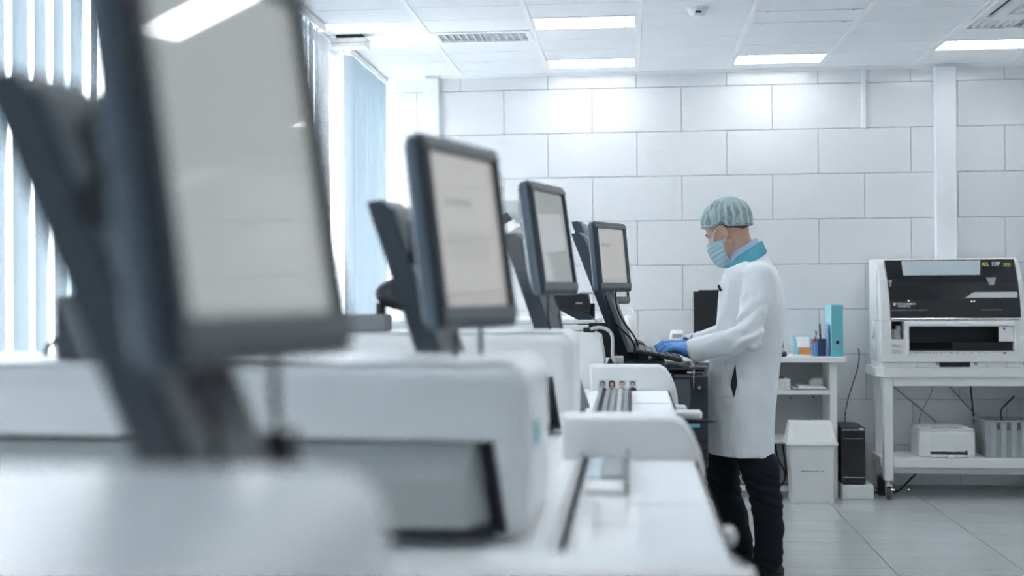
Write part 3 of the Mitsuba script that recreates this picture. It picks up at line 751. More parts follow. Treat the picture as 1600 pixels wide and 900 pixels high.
B = thing('ring_binder', 'light teal ring binder standing at the right end of the desk', 'binder')
put(B, 'spine', rbox(1.262, 1.334, 7.84, 7.846, .896, 1.222, .0029, 6), 'm_teal', False)
put(B, 'cover', cham(1.262, 1.265, 7.8465, 8.10, .896, 1.222, .001), 'm_teal_light', False)
put(B, 'cover', cham(1.331, 1.334, 7.8465, 8.10, .896, 1.222, .001), 'm_teal_light', False)
put(B, 'pages', box(1.270, 1.326, 7.86, 8.08, .902, 1.205), 'm_paper', False)
put(B, 'finger_ring', cyl((1.298, 7.8399, .986), (1.298, 7.8365, .986), .0155, seg=24) - cyl((1.298, 7.85, .986), (1.298, 7.83, .986), .011, seg=24), 'm_chrome', 40)
put(B, 'finger_hole', cyl((1.298, 7.8398, .986), (1.298, 7.8388, .986), .0112, seg=24), 'm_dark', 40)
F = thing('document_folder', 'blue clear folders leaning against the teal ring binder', 'folder')
for k, (x, lean, z) in enumerate(((1.252, .0, .17), (1.243, -.008, .20), (1.236, -.022, .12))):
    put(F, 'sleeve', m3.Manifold.hull_points(np.array([(x + lean * 0 + d, y, .896) for d in (0, .003) for y in (7.86, 8.02)] + [(x - lean * .4 + d, y, .896 + z) for d in (0, .003) for y in (7.88, 8.02)])), principled((.22, .38, .62), .3, .5), False)
P = thing('pen_cup', 'dark navy pen cup with blue holder beside the clear folders', 'pen cup')
put(P, 'cup', cyl((1.210, 7.90, .896), (1.210, 7.90, 1.005), .024, .028, 28) - cyl((1.210, 7.90, .905), (1.210, 7.90, 1.01), .021, .026, 28), 'm_navy', 40)
put(P, 'holder', cham(1.160, 1.186, 7.88, 7.93, .896, .985, .004), principled((.10, .22, .52), .3, .5), False)
for nm, a, b, r, mt, lb in (('pen', (1.205, 7.90, .910), (1.199, 7.90, 1.080), .006, 'm_black', 'black marker pen standing tallest in the cup'), ('pen', (1.178, 7.905, .986), (1.174, 7.90, 1.042), .004, 'm_label', 'grey pen standing in the blue holder'),
                        ('pen', (1.166, 7.905, .986), (1.176, 7.905, 1.03), .004, 'm_red', 'red pen standing in the blue holder')):
    K = thing(nm, lb, 'pen')
    put(K, 'barrel', cyl(a, b, r, seg=12), mt, 40)
    bb, aa = np.array(b), np.array(a)
    put(K, 'cap', cyl(bb + (bb - aa) * .002, bb + (bb - aa) / np.linalg.norm(bb - aa) * .02, r * 1.15, r * .8, 12), mt, 40)
K = thing('brochure_stand', 'teal leaflet stand holding white and orange cards on the desk', 'leaflet stand')
put(K, 'back', m3.Manifold.hull_points(np.array([(x, y, z) for x in (1.035, 1.145) for y, z in ((7.93, .896), (7.934, .896), (7.955, 1.025), (7.959, 1.025))])), 'm_teal_light', False)
put(K, 'foot', cham(1.04, 1.15, 7.90, 7.929, .896, .906, .002), 'm_white', False)
K2 = thing('card_stack', 'white cards with orange lower band leaning in the teal stand', 'cards')
put(K2, 'white_card', m3.Manifold.hull_points(np.array([(x, y, z) for x, y, z in ((1.060, 7.905, .952), (1.136, 7.905, .950), (1.052, 7.925, 1.018), (1.134, 7.925, 1.018), (1.060, 7.909, .952), (1.136, 7.909, .950), (1.052, 7.929, 1.018), (1.134, 7.929, 1.018))])), 'm_paper', False)
put(K2, 'orange_card', cham(1.068, 1.138, 7.9005, 7.9045, .9065, .950, .001), 'm_orange', False)
put(K2, 'teal_card', cham(1.060, 1.072, 7.8965, 7.900, .9065, .935, .001), 'm_teal', False)
K2 = thing('note_box', 'small pale blue box with an orange square beside the leaflet stand', 'box')
put(K2, 'body', cham(1.147, 1.185, 7.94, 7.975, .896, 1.012, .002), principled((.62, .74, .84), .4, .4), False)
put(K2, 'orange_square', cham(1.150, 1.172, 7.938, 7.9399, .975, 1.003, .0005), 'm_orange', False)
put(K2, 'white_square', cham(1.166, 1.184, 7.938, 7.9399, .915, .965, .0005), 'm_paper', False)
single('tape_puck', rbox(1.048, 1.085, 7.84, 7.87, .8955, .906, .005, 10), 'm_paper', 'small white lump lying in front of the leaflet stand', 'paper')
K = thing('stamp', 'red topped grey office stamp behind the black mouse', 'stamp')
put(K, 'body', cham(.935, .985, 7.95, 7.99, .896, .945, .002), 'm_beige', False)
put(K, 'red_top', cham(.937, .978, 7.949, 7.988, .9455, .985, .002), 'm_red', False)
K = thing('computer_mouse', 'black computer mouse on the desk by the coat', 'mouse')
put(K, 'shell', m3.Manifold.batch_hull([ball((.955, 7.86, .906), (.034, .04, .014)), ball((.965, 7.87, .914), (.022, .03, .016))]).trim_by_plane((0, 0, 1), .8955), 'm_black', 60)
put(K, 'wheel', cyl((.957, 7.838, .926), (.963, 7.838, .926), .005, seg=12), 'm_label', 40)
def flower(p, n, uv):
    v1, v2, r = mikit.voronoi(p.x * 45, p.z * 45)
    return mix((.75, .77, .76), mix((.70, .42, .25), (.30, .52, .45), r), (1 - smoothstep(.12, .4, v1)) * .55)
K = thing('tissue_box', 'white printed tissue box on the shelf, left of the papers', 'box')
put(K, 'carton', cham(.90, 1.013, 7.90, 8.02, .6805, .752, .002), principled(mikit.proc(flower), .5, .3), False)
put(K, 'lid_stub', cham(.935, .975, 7.94, 7.98, .7525, .760, .001), 'm_dark', False)
K = thing('paper_pile', 'slanting pile of white and grey papers on the shelf', 'papers')
put(K, 'folder', cham(1.020, 1.240, 7.90, 8.10, .6805, .687, .001), 'm_label', False)
put(K, 'sheet', cham(1.030, 1.238, 7.895, 8.08, .6872, .692, .001), 'm_paper', False)
put(K, 'sheet', m3.Manifold.hull_points(np.array([(x, y, z) for y in (7.90, 8.05) for x, z in ((1.07, .6925), (1.235, .6925), (1.235, .699), (1.085, .699), (1.065, .705), (1.065, .708))])), 'm_paper', False)
K = thing('tape_roll', 'beige roll of tape on the papers in the shelf', 'tape')
put(K, 'roll', m3.Manifold.batch_hull([cyl((1.185, 7.98, .6995), (1.185, 7.98, .735), .046, seg=32), cyl((1.195, 7.98, .6995), (1.195, 7.98, .752), .034, seg=32)]), 'm_beige', 40)
put(K, 'core', cyl((1.195, 7.98, .7521), (1.195, 7.98, .7535), .018, seg=24), 'm_shadowgrey', 40)
K = thing('cable_bundle', 'tangle of black cables under the desk, behind the legs', 'cables', kind='stuff')
rg = np.random.default_rng(3)
tb = []
for k in range(9):
    x = .72 + .26 * rg.random()
    pts = [(x + .12 * (rg.random() - .5), 8.0 + .12 * rg.random(), z) for z in (.012 + .02 * rg.random(), .09, .16, .24 + .1 * rg.random())]
    tb.append(tube(pts, .006, 6))
scene[K] = mikit.ply(trimesh.util.concatenate(tb), 'm_black', True)

# black monitor, label printer at the back of the desk
K = thing('desk_monitor', 'flat black monitor seen beside the coat, standing on white printer', 'monitor')
put(K, 'panel', cham(.408, .60, 8.00, 8.025, 1.038, 1.322, .003), 'm_black', False)
put(K, 'bezel', cham(.412, .596, 7.9965, 7.9995, 1.046, 1.314, .001), 'm_dark', False)
put(K, 'clip', cham(.425, .463, 7.99, 8.02, 1.026, 1.052, .003), 'm_white_satin', False)
put(K, 'clip', cham(.505, .543, 7.99, 8.02, 1.026, 1.052, .003), 'm_white_satin', False)
put(K, 'top_tag', cham(.408, .44, 7.993, 7.9962, 1.312, 1.323, .001), 'm_white_satin', False)
K = thing('desktop_printer', 'white box printer under the black monitor, behind the sleeve', 'printer')
put(K, 'body', cham(.385, .66, 7.93, 8.17, .896, 1.0255, .010), 'm_white_satin', False)
put(K, 'slot', cham(.41, .64, 7.9285, 7.9305, .93, .945, .0005), 'm_grey', False)
K = thing('label_printer', 'small white label printer with grey window, left of black monitor', 'label printer')
put(K, 'body', m3.Manifold.batch_hull([rbox(.255, .345, 7.93, 8.05, .915, 1.035, .008), rbox(.262, .336, 7.95, 8.05, 1.0, 1.062, .008)]), 'm_white_satin', 40)
put(K, 'window', cham(.268, .330, 7.926, 7.9292, 1.014, 1.040, .001), 'm_grey', False)
put(K, 'stand', cham(.25, .338, 7.94, 8.10, 0, .9148, .003), 'm_white_satin', False)
W = thing('wash_bottle', 'white rounded bottle on the sill behind the far arm', 'bottle')
put(W, 'body', m3.Manifold.batch_hull([ball((-.02, 8.05, 1.10), (.05, .05, .06)), cyl((-.02, 8.05, .97), (-.02, 8.05, 1.08), .055, seg=28)]), 'm_white', 60)
put(W, 'spout', tube([(-.02, 8.05, 1.16), (-.025, 8.05, 1.185), (.0, 8.04, 1.20), (.02, 8.03, 1.17)], .006), 'm_white', True)
put(W, 'stand', cham(-.12, .06, 7.98, 8.15, 0, .9695, .003), 'm_white_satin', False)
K = thing('red_pen', 'red pen lying on the white ledge near the far arm', 'pen')
put(K, 'barrel', cyl((-.005, 7.985, .974), (.045, 7.99, .985), .004, seg=10), 'm_red', 40)
del labels[K]
for k in [k for k in scene if k.startswith(K + '__')]:
    del scene[k]

# waste bin
K = thing('waste_bin', 'white plastic waste bin with sloping lid in front of desk', 'bin')
def frustum(x0, x1, y0, y1, z0, X0, X1, Y0, Y1, z1, r=.012):
    s = m3.Manifold.cylinder(.001, r, r, 16)
    return m3.Manifold.batch_hull([s.translate((x, y, z0)) for x in (x0 + r, x1 - r) for y in (y0 + r, y1 - r)] + [s.translate((x, y, z1 - .001)) for x in (X0 + r, X1 - r) for y in (Y0 + r, Y1 - r)])
put(K, 'body', frustum(.990, 1.236, 7.655, 7.835, .001, .972, 1.244, 7.64, 7.85, .372), 'm_white', 40)
put(K, 'base_band', frustum(.986, 1.240, 7.652, 7.838, .001, .984, 1.242, 7.650, 7.84, .032) - box(.995, 1.23, 7.66, 7.83, -.1, .2), 'm_white', 40)
put(K, 'lid', frustum(.956, 1.262, 7.628, 7.856, .366, .978, 1.238, 7.70, 7.79, .500), 'm_white', 40)
put(K, 'lid_rim', frustum(.950, 1.268, 7.622, 7.858, .362, .955, 1.263, 7.626, 7.857, .378), 'm_white', 40)
put(K, 'flap', m3.Manifold.hull_points(np.array([(.998, 7.6425, .395), (1.222, 7.6425, .395), (1.000, 7.6895, .488), (1.220, 7.6895, .488), (.998, 7.650, .395), (1.222, 7.650, .395), (1.0, 7.695, .486), (1.22, 7.695, .486)])), 'm_white_satin', False)
rg = np.random.default_rng(11)
x, mk = 1.040, []
while x < 1.178:
    w_ = .003 + .003 * rg.random()
    if rg.random() > .12:
        mk.append(man(box(x, x + w_, 7.6465, 7.6495, .196, .201 + .002 * rg.random())))
    x += w_ + .0013
put(K, 'printed_line', trimesh.util.concatenate(mk), 'm_label', False, kind='stuff')

# computer tower on its low stand
K = thing('tower_stand', 'low white box stand under the black computer tower', 'stand')
put(K, 'box', cham(1.315, 1.508, 7.80, 8.16, 0, .092, .003), 'm_white_satin', False)
put(K, 'front', cham(1.320, 1.503, 7.796, 7.7998, .006, .086, .001), 'm_white_satin', False)
K = thing('computer_tower', 'black computer tower with glossy front beside the shelf desk', 'computer')
put(K, 'case', cham(1.318, 1.462, 7.835, 8.15, .0925, .452, .004), 'm_black', False)
put(K, 'front', m3.Manifold.batch_hull([rbox(1.317, 1.463, 7.822, 7.834, .094, .452, .005, 8), rbox(1.320, 1.460, 7.808, 7.834, .100, .155, .005, 8)]), 'm_black_gloss', 40)
put(K, 'optical_drive', cham(1.327, 1.453, 7.819, 7.8255, .385, .412, .001), 'm_dark', False)
put(K, 'drive_seam', cham(1.327, 1.453, 7.8185, 7.8255, .381, .3835, .0005), 'm_grey', False)
put(K, 'top_tray', cham(1.320, 1.460, 7.8195, 7.8255, .432, .438, .001), 'm_steel', False)
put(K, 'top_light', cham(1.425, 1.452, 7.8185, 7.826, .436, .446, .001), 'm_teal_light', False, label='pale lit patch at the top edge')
put(K, 'silver_strip', cham(1.322, 1.458, 7.806, 7.8085, .137, .141, .0008), 'm_steel', False)
put(K, 'sticker', cham(1.327, 1.340, 7.812, 7.8155, .152, .172, .0005), principled((.35, .50, .70), .3, .5), False)
put(K, 'badge', cyl((1.388, 7.8218, .245), (1.388, 7.8195, .245), .013, seg=28), 'm_chrome', 40, label='round light badge with letters')
put(K, 'badge_letters', lettering('hp', .011, (1.3815, 7.8194, .2415), (1, 0, 0), (0, 0, 1), .0006, True, .2), 'm_dark', False)
for k in range(4):
    put(K, 'port', cham(1.368 + k * .019 - (.012 if k == 0 else 0), 1.374 + k * .019 - (.012 if k == 0 else 0), 7.8188, 7.8225, .286, .293, .0005), 'm_grey', False)

# instrument table on castors
K = thing('instrument_table', 'white steel table on castors carrying the large bench instrument', 'table')
TX0, TX1, TY0, TY1 = 1.545, 2.62, 7.80, 8.19
tp = [(TX0 + .012, TY0), (TX1, TY0), (TX1, TY1), (TX0, TY1), (TX0, TY0 + .014)]
put(K, 'top', prism([(TX0 - .01, TY0 + .05), (TX0 + .03, TY0), (TX1, TY0), (TX1, TY1), (TX0 - .01, TY1)], 'z', .770, .826), 'm_white', False)
put(K, 'apron', cham(1.636, 2.56, TY0 + .025, TY0 + .05, .711, .7698, .002), 'm_white_satin', False)
put(K, 'apron', cham(1.636, 2.56, TY1 - .06, TY1 - .03, .711, .7698, .002), 'm_white_satin', False)
put(K, 'gusset', prism([(TY0 + .079, .7695), (TY0 + .20, .7695), (TY0 + .17, .70), (TY0 + .079, .655)], 'x', 1.586, 1.620), 'm_white_satin', False)
for x in (1.579, 2.545):
    for y in (TY0 + .022, TY1 - .085):
        put(K, 'leg', cham(x, x + .055, y, y + .055, .118, .7698, .003), 'm_white_satin', False)
put(K, 'shelf', cham(1.566, 2.60, TY0 + .082, TY1 - .02, .200, .257, .003) + cham(1.636, 2.543, TY0 + .026, TY0 + .09, .200, .257, .003), 'm_white', False)
put(K, 'shelf_rail', cham(1.636, 2.543, TY0 + .034, TY0 + .06, .160, .1998, .002), 'm_shadowgrey', False)
for x in (1.607, 2.572):
    for y in (TY0 + .05, TY1 - .058):
        c = put(K, 'castor', cyl((x, y, .088), (x, y, .1178), .016, .024, 20), 'm_chrome', 40, label='chrome castor with grey wheel')
        put(c, 'fork', cham(x - .020, x - .015, y - .03, y + .016, .030, .088, .002) + cham(x + .015, x + .020, y - .03, y + .016, .030, .088, .002) + cham(x - .02, x + .02, y - .024, y + .018, .080, .092, .002), 'm_chrome', False)
        put(c, 'wheel', cyl((x - .012, y - .012, .036), (x + .012, y - .012, .036), .036, seg=32), 'm_rubber', 40)
        put(c, 'brake', cham(x + .004, x + .032, y - .048, y - .025, .056, .068, .003), 'm_chrome', False)

# printer and crate on its shelf
K = thing('laser_printer', 'small white laser printer on the lower shelf of the table', 'printer')
put(K, 'body', rbox(1.805, 2.155, 7.90, 8.12, .2575, .425, .014, 12), 'm_white', 40)
put(K, 'top_cover', m3.Manifold.batch_hull([rbox(1.812, 2.148, 7.905, 8.11, .4255, .435, .004, 8), rbox(1.87, 2.09, 7.93, 8.10, .436, .447, .004, 8)]), 'm_white_satin', 40)
put(K, 'output_slot', cham(1.885, 2.075, 7.9155, 7.935, .430, .441, .001), 'm_dark', False)
put(K, 'front_panel', cham(1.875, 2.105, 7.8965, 7.8998, .318, .405, .002), 'm_white_satin', False)
put(K, 'feed_slot', cham(1.878, 2.105, 7.897, 7.8999, .277, .292, .001), 'm_dark', False)
put(K, 'feed_tray', cham(1.876, 2.112, 7.858, 7.899, .262, .270, .002), 'm_white_satin', False)
put(K, 'tray_tab', cham(1.975, 2.015, 7.846, 7.858, .259, .276, .002), 'm_white_satin', False)
put(K, 'switch', cham(2.092, 2.104, 7.8955, 7.8998, .270, .300, .001), 'm_navy', False)
K = thing('storage_crate', 'grey plastic crate with open top and ribbed sides, right of the printer', 'crate')
put(K, 'tub', frustum(2.225, 2.50, 7.90, 8.12, .258, 2.205, 2.52, 7.885, 8.135, .49) - frustum(2.232, 2.493, 7.907, 8.113, .264, 2.212, 2.513, 7.892, 8.128, .50), 'm_grey', 40)
put(K, 'rim', box(2.198, 2.528, 7.878, 8.142, .481, .492) - box(2.213, 2.512, 7.893, 8.127, .4, .6), 'm_grey', False)
for k in range(5):
    x = 2.245 + k * .062
    put(K, 'rib', m3.Manifold.hull_points(np.array([(x, 7.893, .26), (x + .03, 7.893, .26), (x, 7.877, .478), (x + .03, 7.877, .478), (x, 7.902, .26), (x + .03, 7.902, .26), (x, 7.887, .478), (x + .03, 7.887, .478)])), 'm_shadowgrey', False)
    for d in (.036, .043, .050):
        put(K, 'slit', m3.Manifold.hull_points(np.array([(x + d, 7.8855, .43), (x + d + .003, 7.8855, .43), (x + d, 7.8815, .478), (x + d + .003, 7.8815, .478), (x + d, 7.888, .43), (x + d + .003, 7.886, .478)])), 'm_dark', False)
for nm, pts, r, mt, lb in (
        ('cable', [(1.49, 8.18, .93), (1.485, 8.19, .80), (1.43, 8.2, .62), (1.395, 8.15, .47), (1.392, 8.12, .455)], .0035, 'm_black', 'thin black cable hanging from the bench instrument to the tower'),
        ('cable', [(1.70, 8.22, .70), (1.80, 8.22, .61), (1.93, 8.21, .50), (1.97, 8.13, .452)], .004, 'm_label', 'dark cable slanting down to the laser printer behind the table'),
        ('cable', [(1.98, 8.237, .70), (1.95, 8.237, .60), (1.90, 8.237, .50), (1.89, 8.237, .42)], .0025, 'm_grey', 'thin grey cable hanging behind the laser printer'),
        ('cable', [(2.06, 8.22, .70), (2.13, 8.22, .62), (2.22, 8.21, .52), (2.25, 8.18, .49)], .004, 'm_label', 'grey cable slanting towards the crate behind the table'),
        ('cable', [(2.205, 8.20, .72), (2.212, 8.19, .60), (2.216, 8.17, .50), (2.218, 8.16, .44)], .006, 'm_black', 'thick black cable dropping straight beside the crate'),
        ('cable', [(2.48, 8.19, .62), (2.42, 8.16, .57), (2.37, 8.10, .53), (2.355, 8.02, .47), (2.35, 8.0, .30)], .005, 'm_black', 'black cable curving over the rim into the crate'),
        ('cable', [(1.52, 8.045, .008), (1.60, 8.050, .008), (1.70, 8.06, .012), (1.78, 8.12, .06), (1.86, 8.18, .12), (1.92, 8.19, .19)], .006, 'm_black', 'black cable looping on the floor under the table')):
    single(nm, tube(pts, r), mt, lb, 'cable', smooth=True)
K = thing('power_adapter', 'black adapter block on the floor behind the front castor', 'adapter')
put(K, 'block', rbox(1.568, 1.64, 7.95, 8.02, .001, .12, .012), 'm_black', 40)
put(K, 'plug', cham(1.58, 1.62, 7.935, 7.9495, .04, .08, .003), 'm_black', False)

# the bench instrument with its dark hood
K = thing('bench_analyser', 'large white bench analyser with black glossy hood, on the table', 'bench analyser')
AX0, AX1, AY0, AY1 = 1.560, 2.425, 7.79, 8.17
Z0, Z1 = .865, 1.512
side = [(AY1, Z0), (AY0, Z0), (AY0, 1.13), (AY0 + .012, 1.25), (AY0 + .045, 1.38), (AY0 + .10, 1.47), (AY0 + .16, Z1), (AY1, Z1)]
body = prism(side, 'x', AX0, AX1)
body -= prism([(AY0 - .02, 1.123), (AY0 + .12, 1.123), (AY0 + .12, 1.50), (AY0 - .02, 1.50)], 'x', AX0 + .055, AX1 - .032)
body -= box(AX0 + .168, AX1 - .062, AY0 - .02, AY0 + .14, .905, 1.10)
body -= box(AX0 + .060, AX0 + .140, AY0 - .02, AY0 + .10, 1.005, 1.118)
body -= prism([(AY0 + .10, 1.13), (AY0 + .13, 1.13), (AY0 + .15, 1.43), (AY0 + .13, 1.45), (AY0 + .115, 1.40)], 'x', AX0 - .01, AX0 + .012)
put(K, 'body', body, 'm_white_satin', False)
hood = [(AY0 + .004, 1.128), (AY0 + .016, 1.25), (AY0 + .049, 1.38), (AY0 + .104, 1.4695), (AY0 + .118, 1.4695), (AY0 + .118, 1.128)]
front = [(AY0 - .003, 1.139), (AY0 + .006, 1.25), (AY0 + .030, 1.36), (AY0 + .062, 1.44), (AY0 + .090, 1.502), (AY0 + .118, 1.502), (AY0 + .118, 1.139)]
x0t, x1t, x0b, x1b = AX0 + .040, AX1 - .035, AX0 + .058, AX1 - .022
parts_ = []
for (ya, za), (yb, zb) in zip(front[:4], front[1:5]):
    f = lambda z: ((z - 1.139) / (1.502 - 1.139))
    pts = []
    for y, z in ((ya, za), (yb, zb)):
        l, r = x0b + (x0t - x0b) * f(z), x1b + (x1t - x1b) * f(z)
        pts += [(l, y, z), (r, y, z), (l, AY0 + .118, z), (r, AY0 + .118, z)]
    parts_.append(m3.Manifold.hull_points(np.array(pts)))
hd = put(K, 'hood', m3.Manifold.batch_boolean(parts_, m3.OpType.Add), 'm_black_gloss', False, label='black glossy see-through hood')
def on_front(x, z, out=.002):
    ys = np.interp(z, [q[1] for q in front[:5]], [q[0] for q in front[:5]])
    return (x, ys - out, z)
def strip(x0, x1, x0u, x1u, z0, z1, out):
    zs = np.linspace(z0, z1, 5)
    pcs = []
    for za, zb in zip(zs, zs[1:]):
        pts = []
        for z in (za, zb):
            t_ = (z - z0) / (z1 - z0)
            for x in (x0 + (x0u - x0) * t_, x1 + (x1u - x1) * t_):
                pts += [on_front(x, z, out), on_front(x, z, -.004)]
        pcs.append(m3.Manifold.hull_points(np.array(pts)))
    return m3.Manifold.batch_boolean(pcs, m3.OpType.Add)
put(hd, 'window', strip(1.706, 2.172, 1.702, 2.186, 1.405, 1.497, .001), principled((.52, .60, .63), .25, .5), False, label='pale window panel along the top of the hood')
put(hd, 'swoosh', strip(2.07, 2.385, 2.125, 2.385, 1.262, 1.298, .0012), principled((.62, .63, .62), .3, .5), False, label='light tapering stripe')
put(hd, 'emblem', strip(2.222, 2.25, 2.206, 2.266, 1.340, 1.388, .001), principled((.30, .32, .33), .4, .4), False, label='grey shield emblem')
put(hd, 'emblem', strip(1.616, 1.624, 1.612, 1.634, 1.335, 1.378, .001), principled((.30, .32, .33), .4, .4), False)
s_ = (front[4][0] - front[3][0], front[4][1] - front[3][1])
ln = math.hypot(*s_)
updir = (0, s_[0] / ln, s_[1] / ln)
for txt, x, z, hh, mt, w_ in (('ACL', 2.190, 1.461, .025, 'm_yellow', .62), ('TOP', 2.246, 1.461, .025, 'm_paper', .74), ('500', 2.318, 1.456, .024, 'm_yellow', .7)):
    o = on_front(x, z, .0012)
    m = lettering(txt, hh, (0, 0, 0), (1, 0, 0), (0, 1, 0), .001, txt != '500', .18)
    m.apply_transform(np.diag([w_, 1, 1, 1]))
    M = np.eye(4)
    M[:3, 0], M[:3, 1], M[:3, 2], M[:3, 3] = (1, 0, 0), updir, np.cross((1, 0, 0), updir), o
    m.apply_transform(M)
    put(hd, 'lettering', m, mt, False)
for txt, x, z, hh in (('Instrumentation', 1.658, 1.222, .011), ('Laboratory', 1.658, 1.208, .011)):
    m = lettering(txt, hh, on_front(x, z, .0018), (1, 0, 0), (0, .09, 1), .001, True)
    put(hd, 'lettering', m, 'm_paper', False)
put(hd, 'logo_mark', strip(1.640, 1.642, 1.630, 1.653, 1.212, 1.232, .0012), 'm_paper', False)
for x, z in ((1.728, 1.246), (2.108, 1.240), (2.124, 1.240)):
    put(hd, 'indicator_lamp', cyl(on_front(x, z, .0015), on_front(x, z, -.002), .0035, seg=12), principled((.9, .85, .55), .3, .5), False, emitter={'type': 'area', 'radiance': {'type': 'rgb', 'value': [1.2, 1.1, .6]}})
for x0_, x1_ in ((1.62, 1.84), (2.165, 2.285)):
    put(hd, 'grip_line', strip(x0_, x1_, x0_, x1_, 1.186, 1.189, .001), 'm_grey', False)
put(K, 'hood_rail', cham(AX0 + .060, AX1 - .028, AY0 - .004, AY0 + .05, 1.126, 1.1375, .002), 'm_chrome', False)
put(K, 'seam', box(AX0 - .0005, AX0 + .058, AY0 - .0008, AY0 + .20, 1.1205, 1.1225), 'm_grey', False)
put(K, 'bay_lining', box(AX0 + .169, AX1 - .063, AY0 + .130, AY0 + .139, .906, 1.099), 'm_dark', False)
put(K, 'bay_floor', m3.Manifold.hull_points(np.array([(x, y, z) for x in (AX0 + .170, AX1 - .064) for y, z in ((AY0 + .002, .9055), (AY0 + .129, .9055), (AY0 + .129, .965), (AY0 + .06, .945), (AY0 + .002, .918))])), 'm_white_satin', False)
put(K, 'bay_deck', m3.Manifold.hull_points(np.array([(x, y, z) for x in (AX0 + .172, AX1 - .066) for y, z in ((AY0 + .030, .934), (AY0 + .128, .967), (AY0 + .128, .98), (AY0 + .030, .940))])), 'm_black', False)
put(K, 'sample_bar', cham(2.00, AX1 - .066, AY0 + .035, AY0 + .075, .9405, .985, .003), 'm_dark', False)
put(K, 'bay_top_rail', cham(AX0 + .150, AX1 - .062, AY0 - .010, AY0 + .03, 1.085, 1.112, .006), 'm_white', False)
put(K, 'bay_frame', cham(AX0 + .148, AX0 + .168, AY0 - .008, AY0 + .02, .903, 1.085, .004), 'm_white', False)
put(K, 'bay_frame', cham(AX1 - .062, AX1 - .048, AY0 - .008, AY0 + .02, .903, 1.085, .004), 'm_white', False)
put(K, 'side_door', cham(2.272, AX1 - .064, AY0 + .004, AY0 + .02, .99, 1.082, .003), 'm_white', False)
put(K, 'door_lock', cyl((2.302, AY0 + .0039, 1.07), (2.302, AY0 - .001, 1.07), .006, seg=16), 'm_dark', 40)
put(K, 'cup_holder', cyl((AX0 + .096, AY0 + .055, 1.006), (AX0 + .096, AY0 + .055, 1.066), .034, seg=28), 'm_grey', 40)
put(K, 'cup_holder', cyl((AX0 + .112, AY0 + .05, 1.0665), (AX0 + .112, AY0 + .05, 1.09), .016, seg=20), 'm_shadowgrey', 40)
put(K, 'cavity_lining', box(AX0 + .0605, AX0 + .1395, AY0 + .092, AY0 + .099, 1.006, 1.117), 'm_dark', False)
for k in range(8):
    put(K, 'button', cham(1.765 + k * .021, 1.777 + k * .021, AY0 - .001, AY0 + .006, .9165, .923, .001), 'm_grey', False)
for k in range(6):
    put(K, 'button', cham(1.975 + k * .042, 1.987 + k * .042, AY0 - .001, AY0 + .006, .9165, .923, .001), 'm_grey', False)
put(K, 'button', cham(2.296, 2.312, AY0 - .002, AY0 + .006, .914, .924, .001), 'm_red', False, label='red button')
rg = np.random.default_rng(2)
for blk, (zt, n) in enumerate(((.975, 4), (.942, 5))):
    mk = [man(box(AX0 + .060 + .001, AX0 + .060 + (.03 if k == 0 else .055 + .017 * rg.random()), AY0 - .0008, AY0 + .001, zt - .0055 * k - .003, zt - .0055 * k)) for k in range(n)]
    put(K, 'printed_notice', trimesh.util.concatenate(mk), 'm_grey', False, kind='stuff')
put(K, 'base', cham(AX0 + .005, AX1 - .01, AY0 + .02, AY1 - .01, .8265, .8648, .004), 'm_white_satin', False)
put(K, 'base_opening', cham(1.915, 2.10, AY0 + .016, AY0 + .021, .832, .860, .001), 'm_dark', False)
for x in (1.895, 2.125):
    put(K, 'bracket', cham(x, x + .018, AY0 + .014, AY0 + .0205, .842, .862, .001), 'm_grey', False)
for x in (1.68, 1.78, 2.20, 2.32):
    put(K, 'base_seam', box(x, x + .002, AY0 + .0185, AY0 + .021, .828, .863), 'm_grey', False)
put(K, 'handle_lining', prism([(AY0 + .1035, 1.15), (AY0 + .127, 1.15), (AY0 + .145, 1.425), (AY0 + .13, 1.44), (AY0 + .118, 1.40)], 'x', AX0 + .0115, AX0 + .0125), 'm_shadowgrey', False)
for z in (.935, 1.06):
    put(K, 'side_knob', cyl((AX0 - .012, AY0 + .25, z), (AX0, AY0 + .25, z), .05, .055, 28), 'm_white_satin', 40)

# ---------------------------------------------------------------- the person at the far analyser
PK = thing('person', 'standing person in white lab coat, cap, mask and blue gloves typing at keyboard', 'person')
PSI, TLT, HS, YC = math.radians(30), math.radians(24), 1.05, 5.62
hf = np.array([-math.cos(PSI) * math.cos(TLT), math.sin(PSI) * math.cos(TLT), -math.sin(TLT)])
hl = np.array([-math.sin(PSI), -math.cos(PSI), 0.0])
hu = np.cross(hf, hl)
HC = np.array([.452, YC, 1.580])
HR = np.array([hf, hl, hu])
def head_w(a, c, b):
    return HC + HS * (a * hf + c * hl + b * hu)

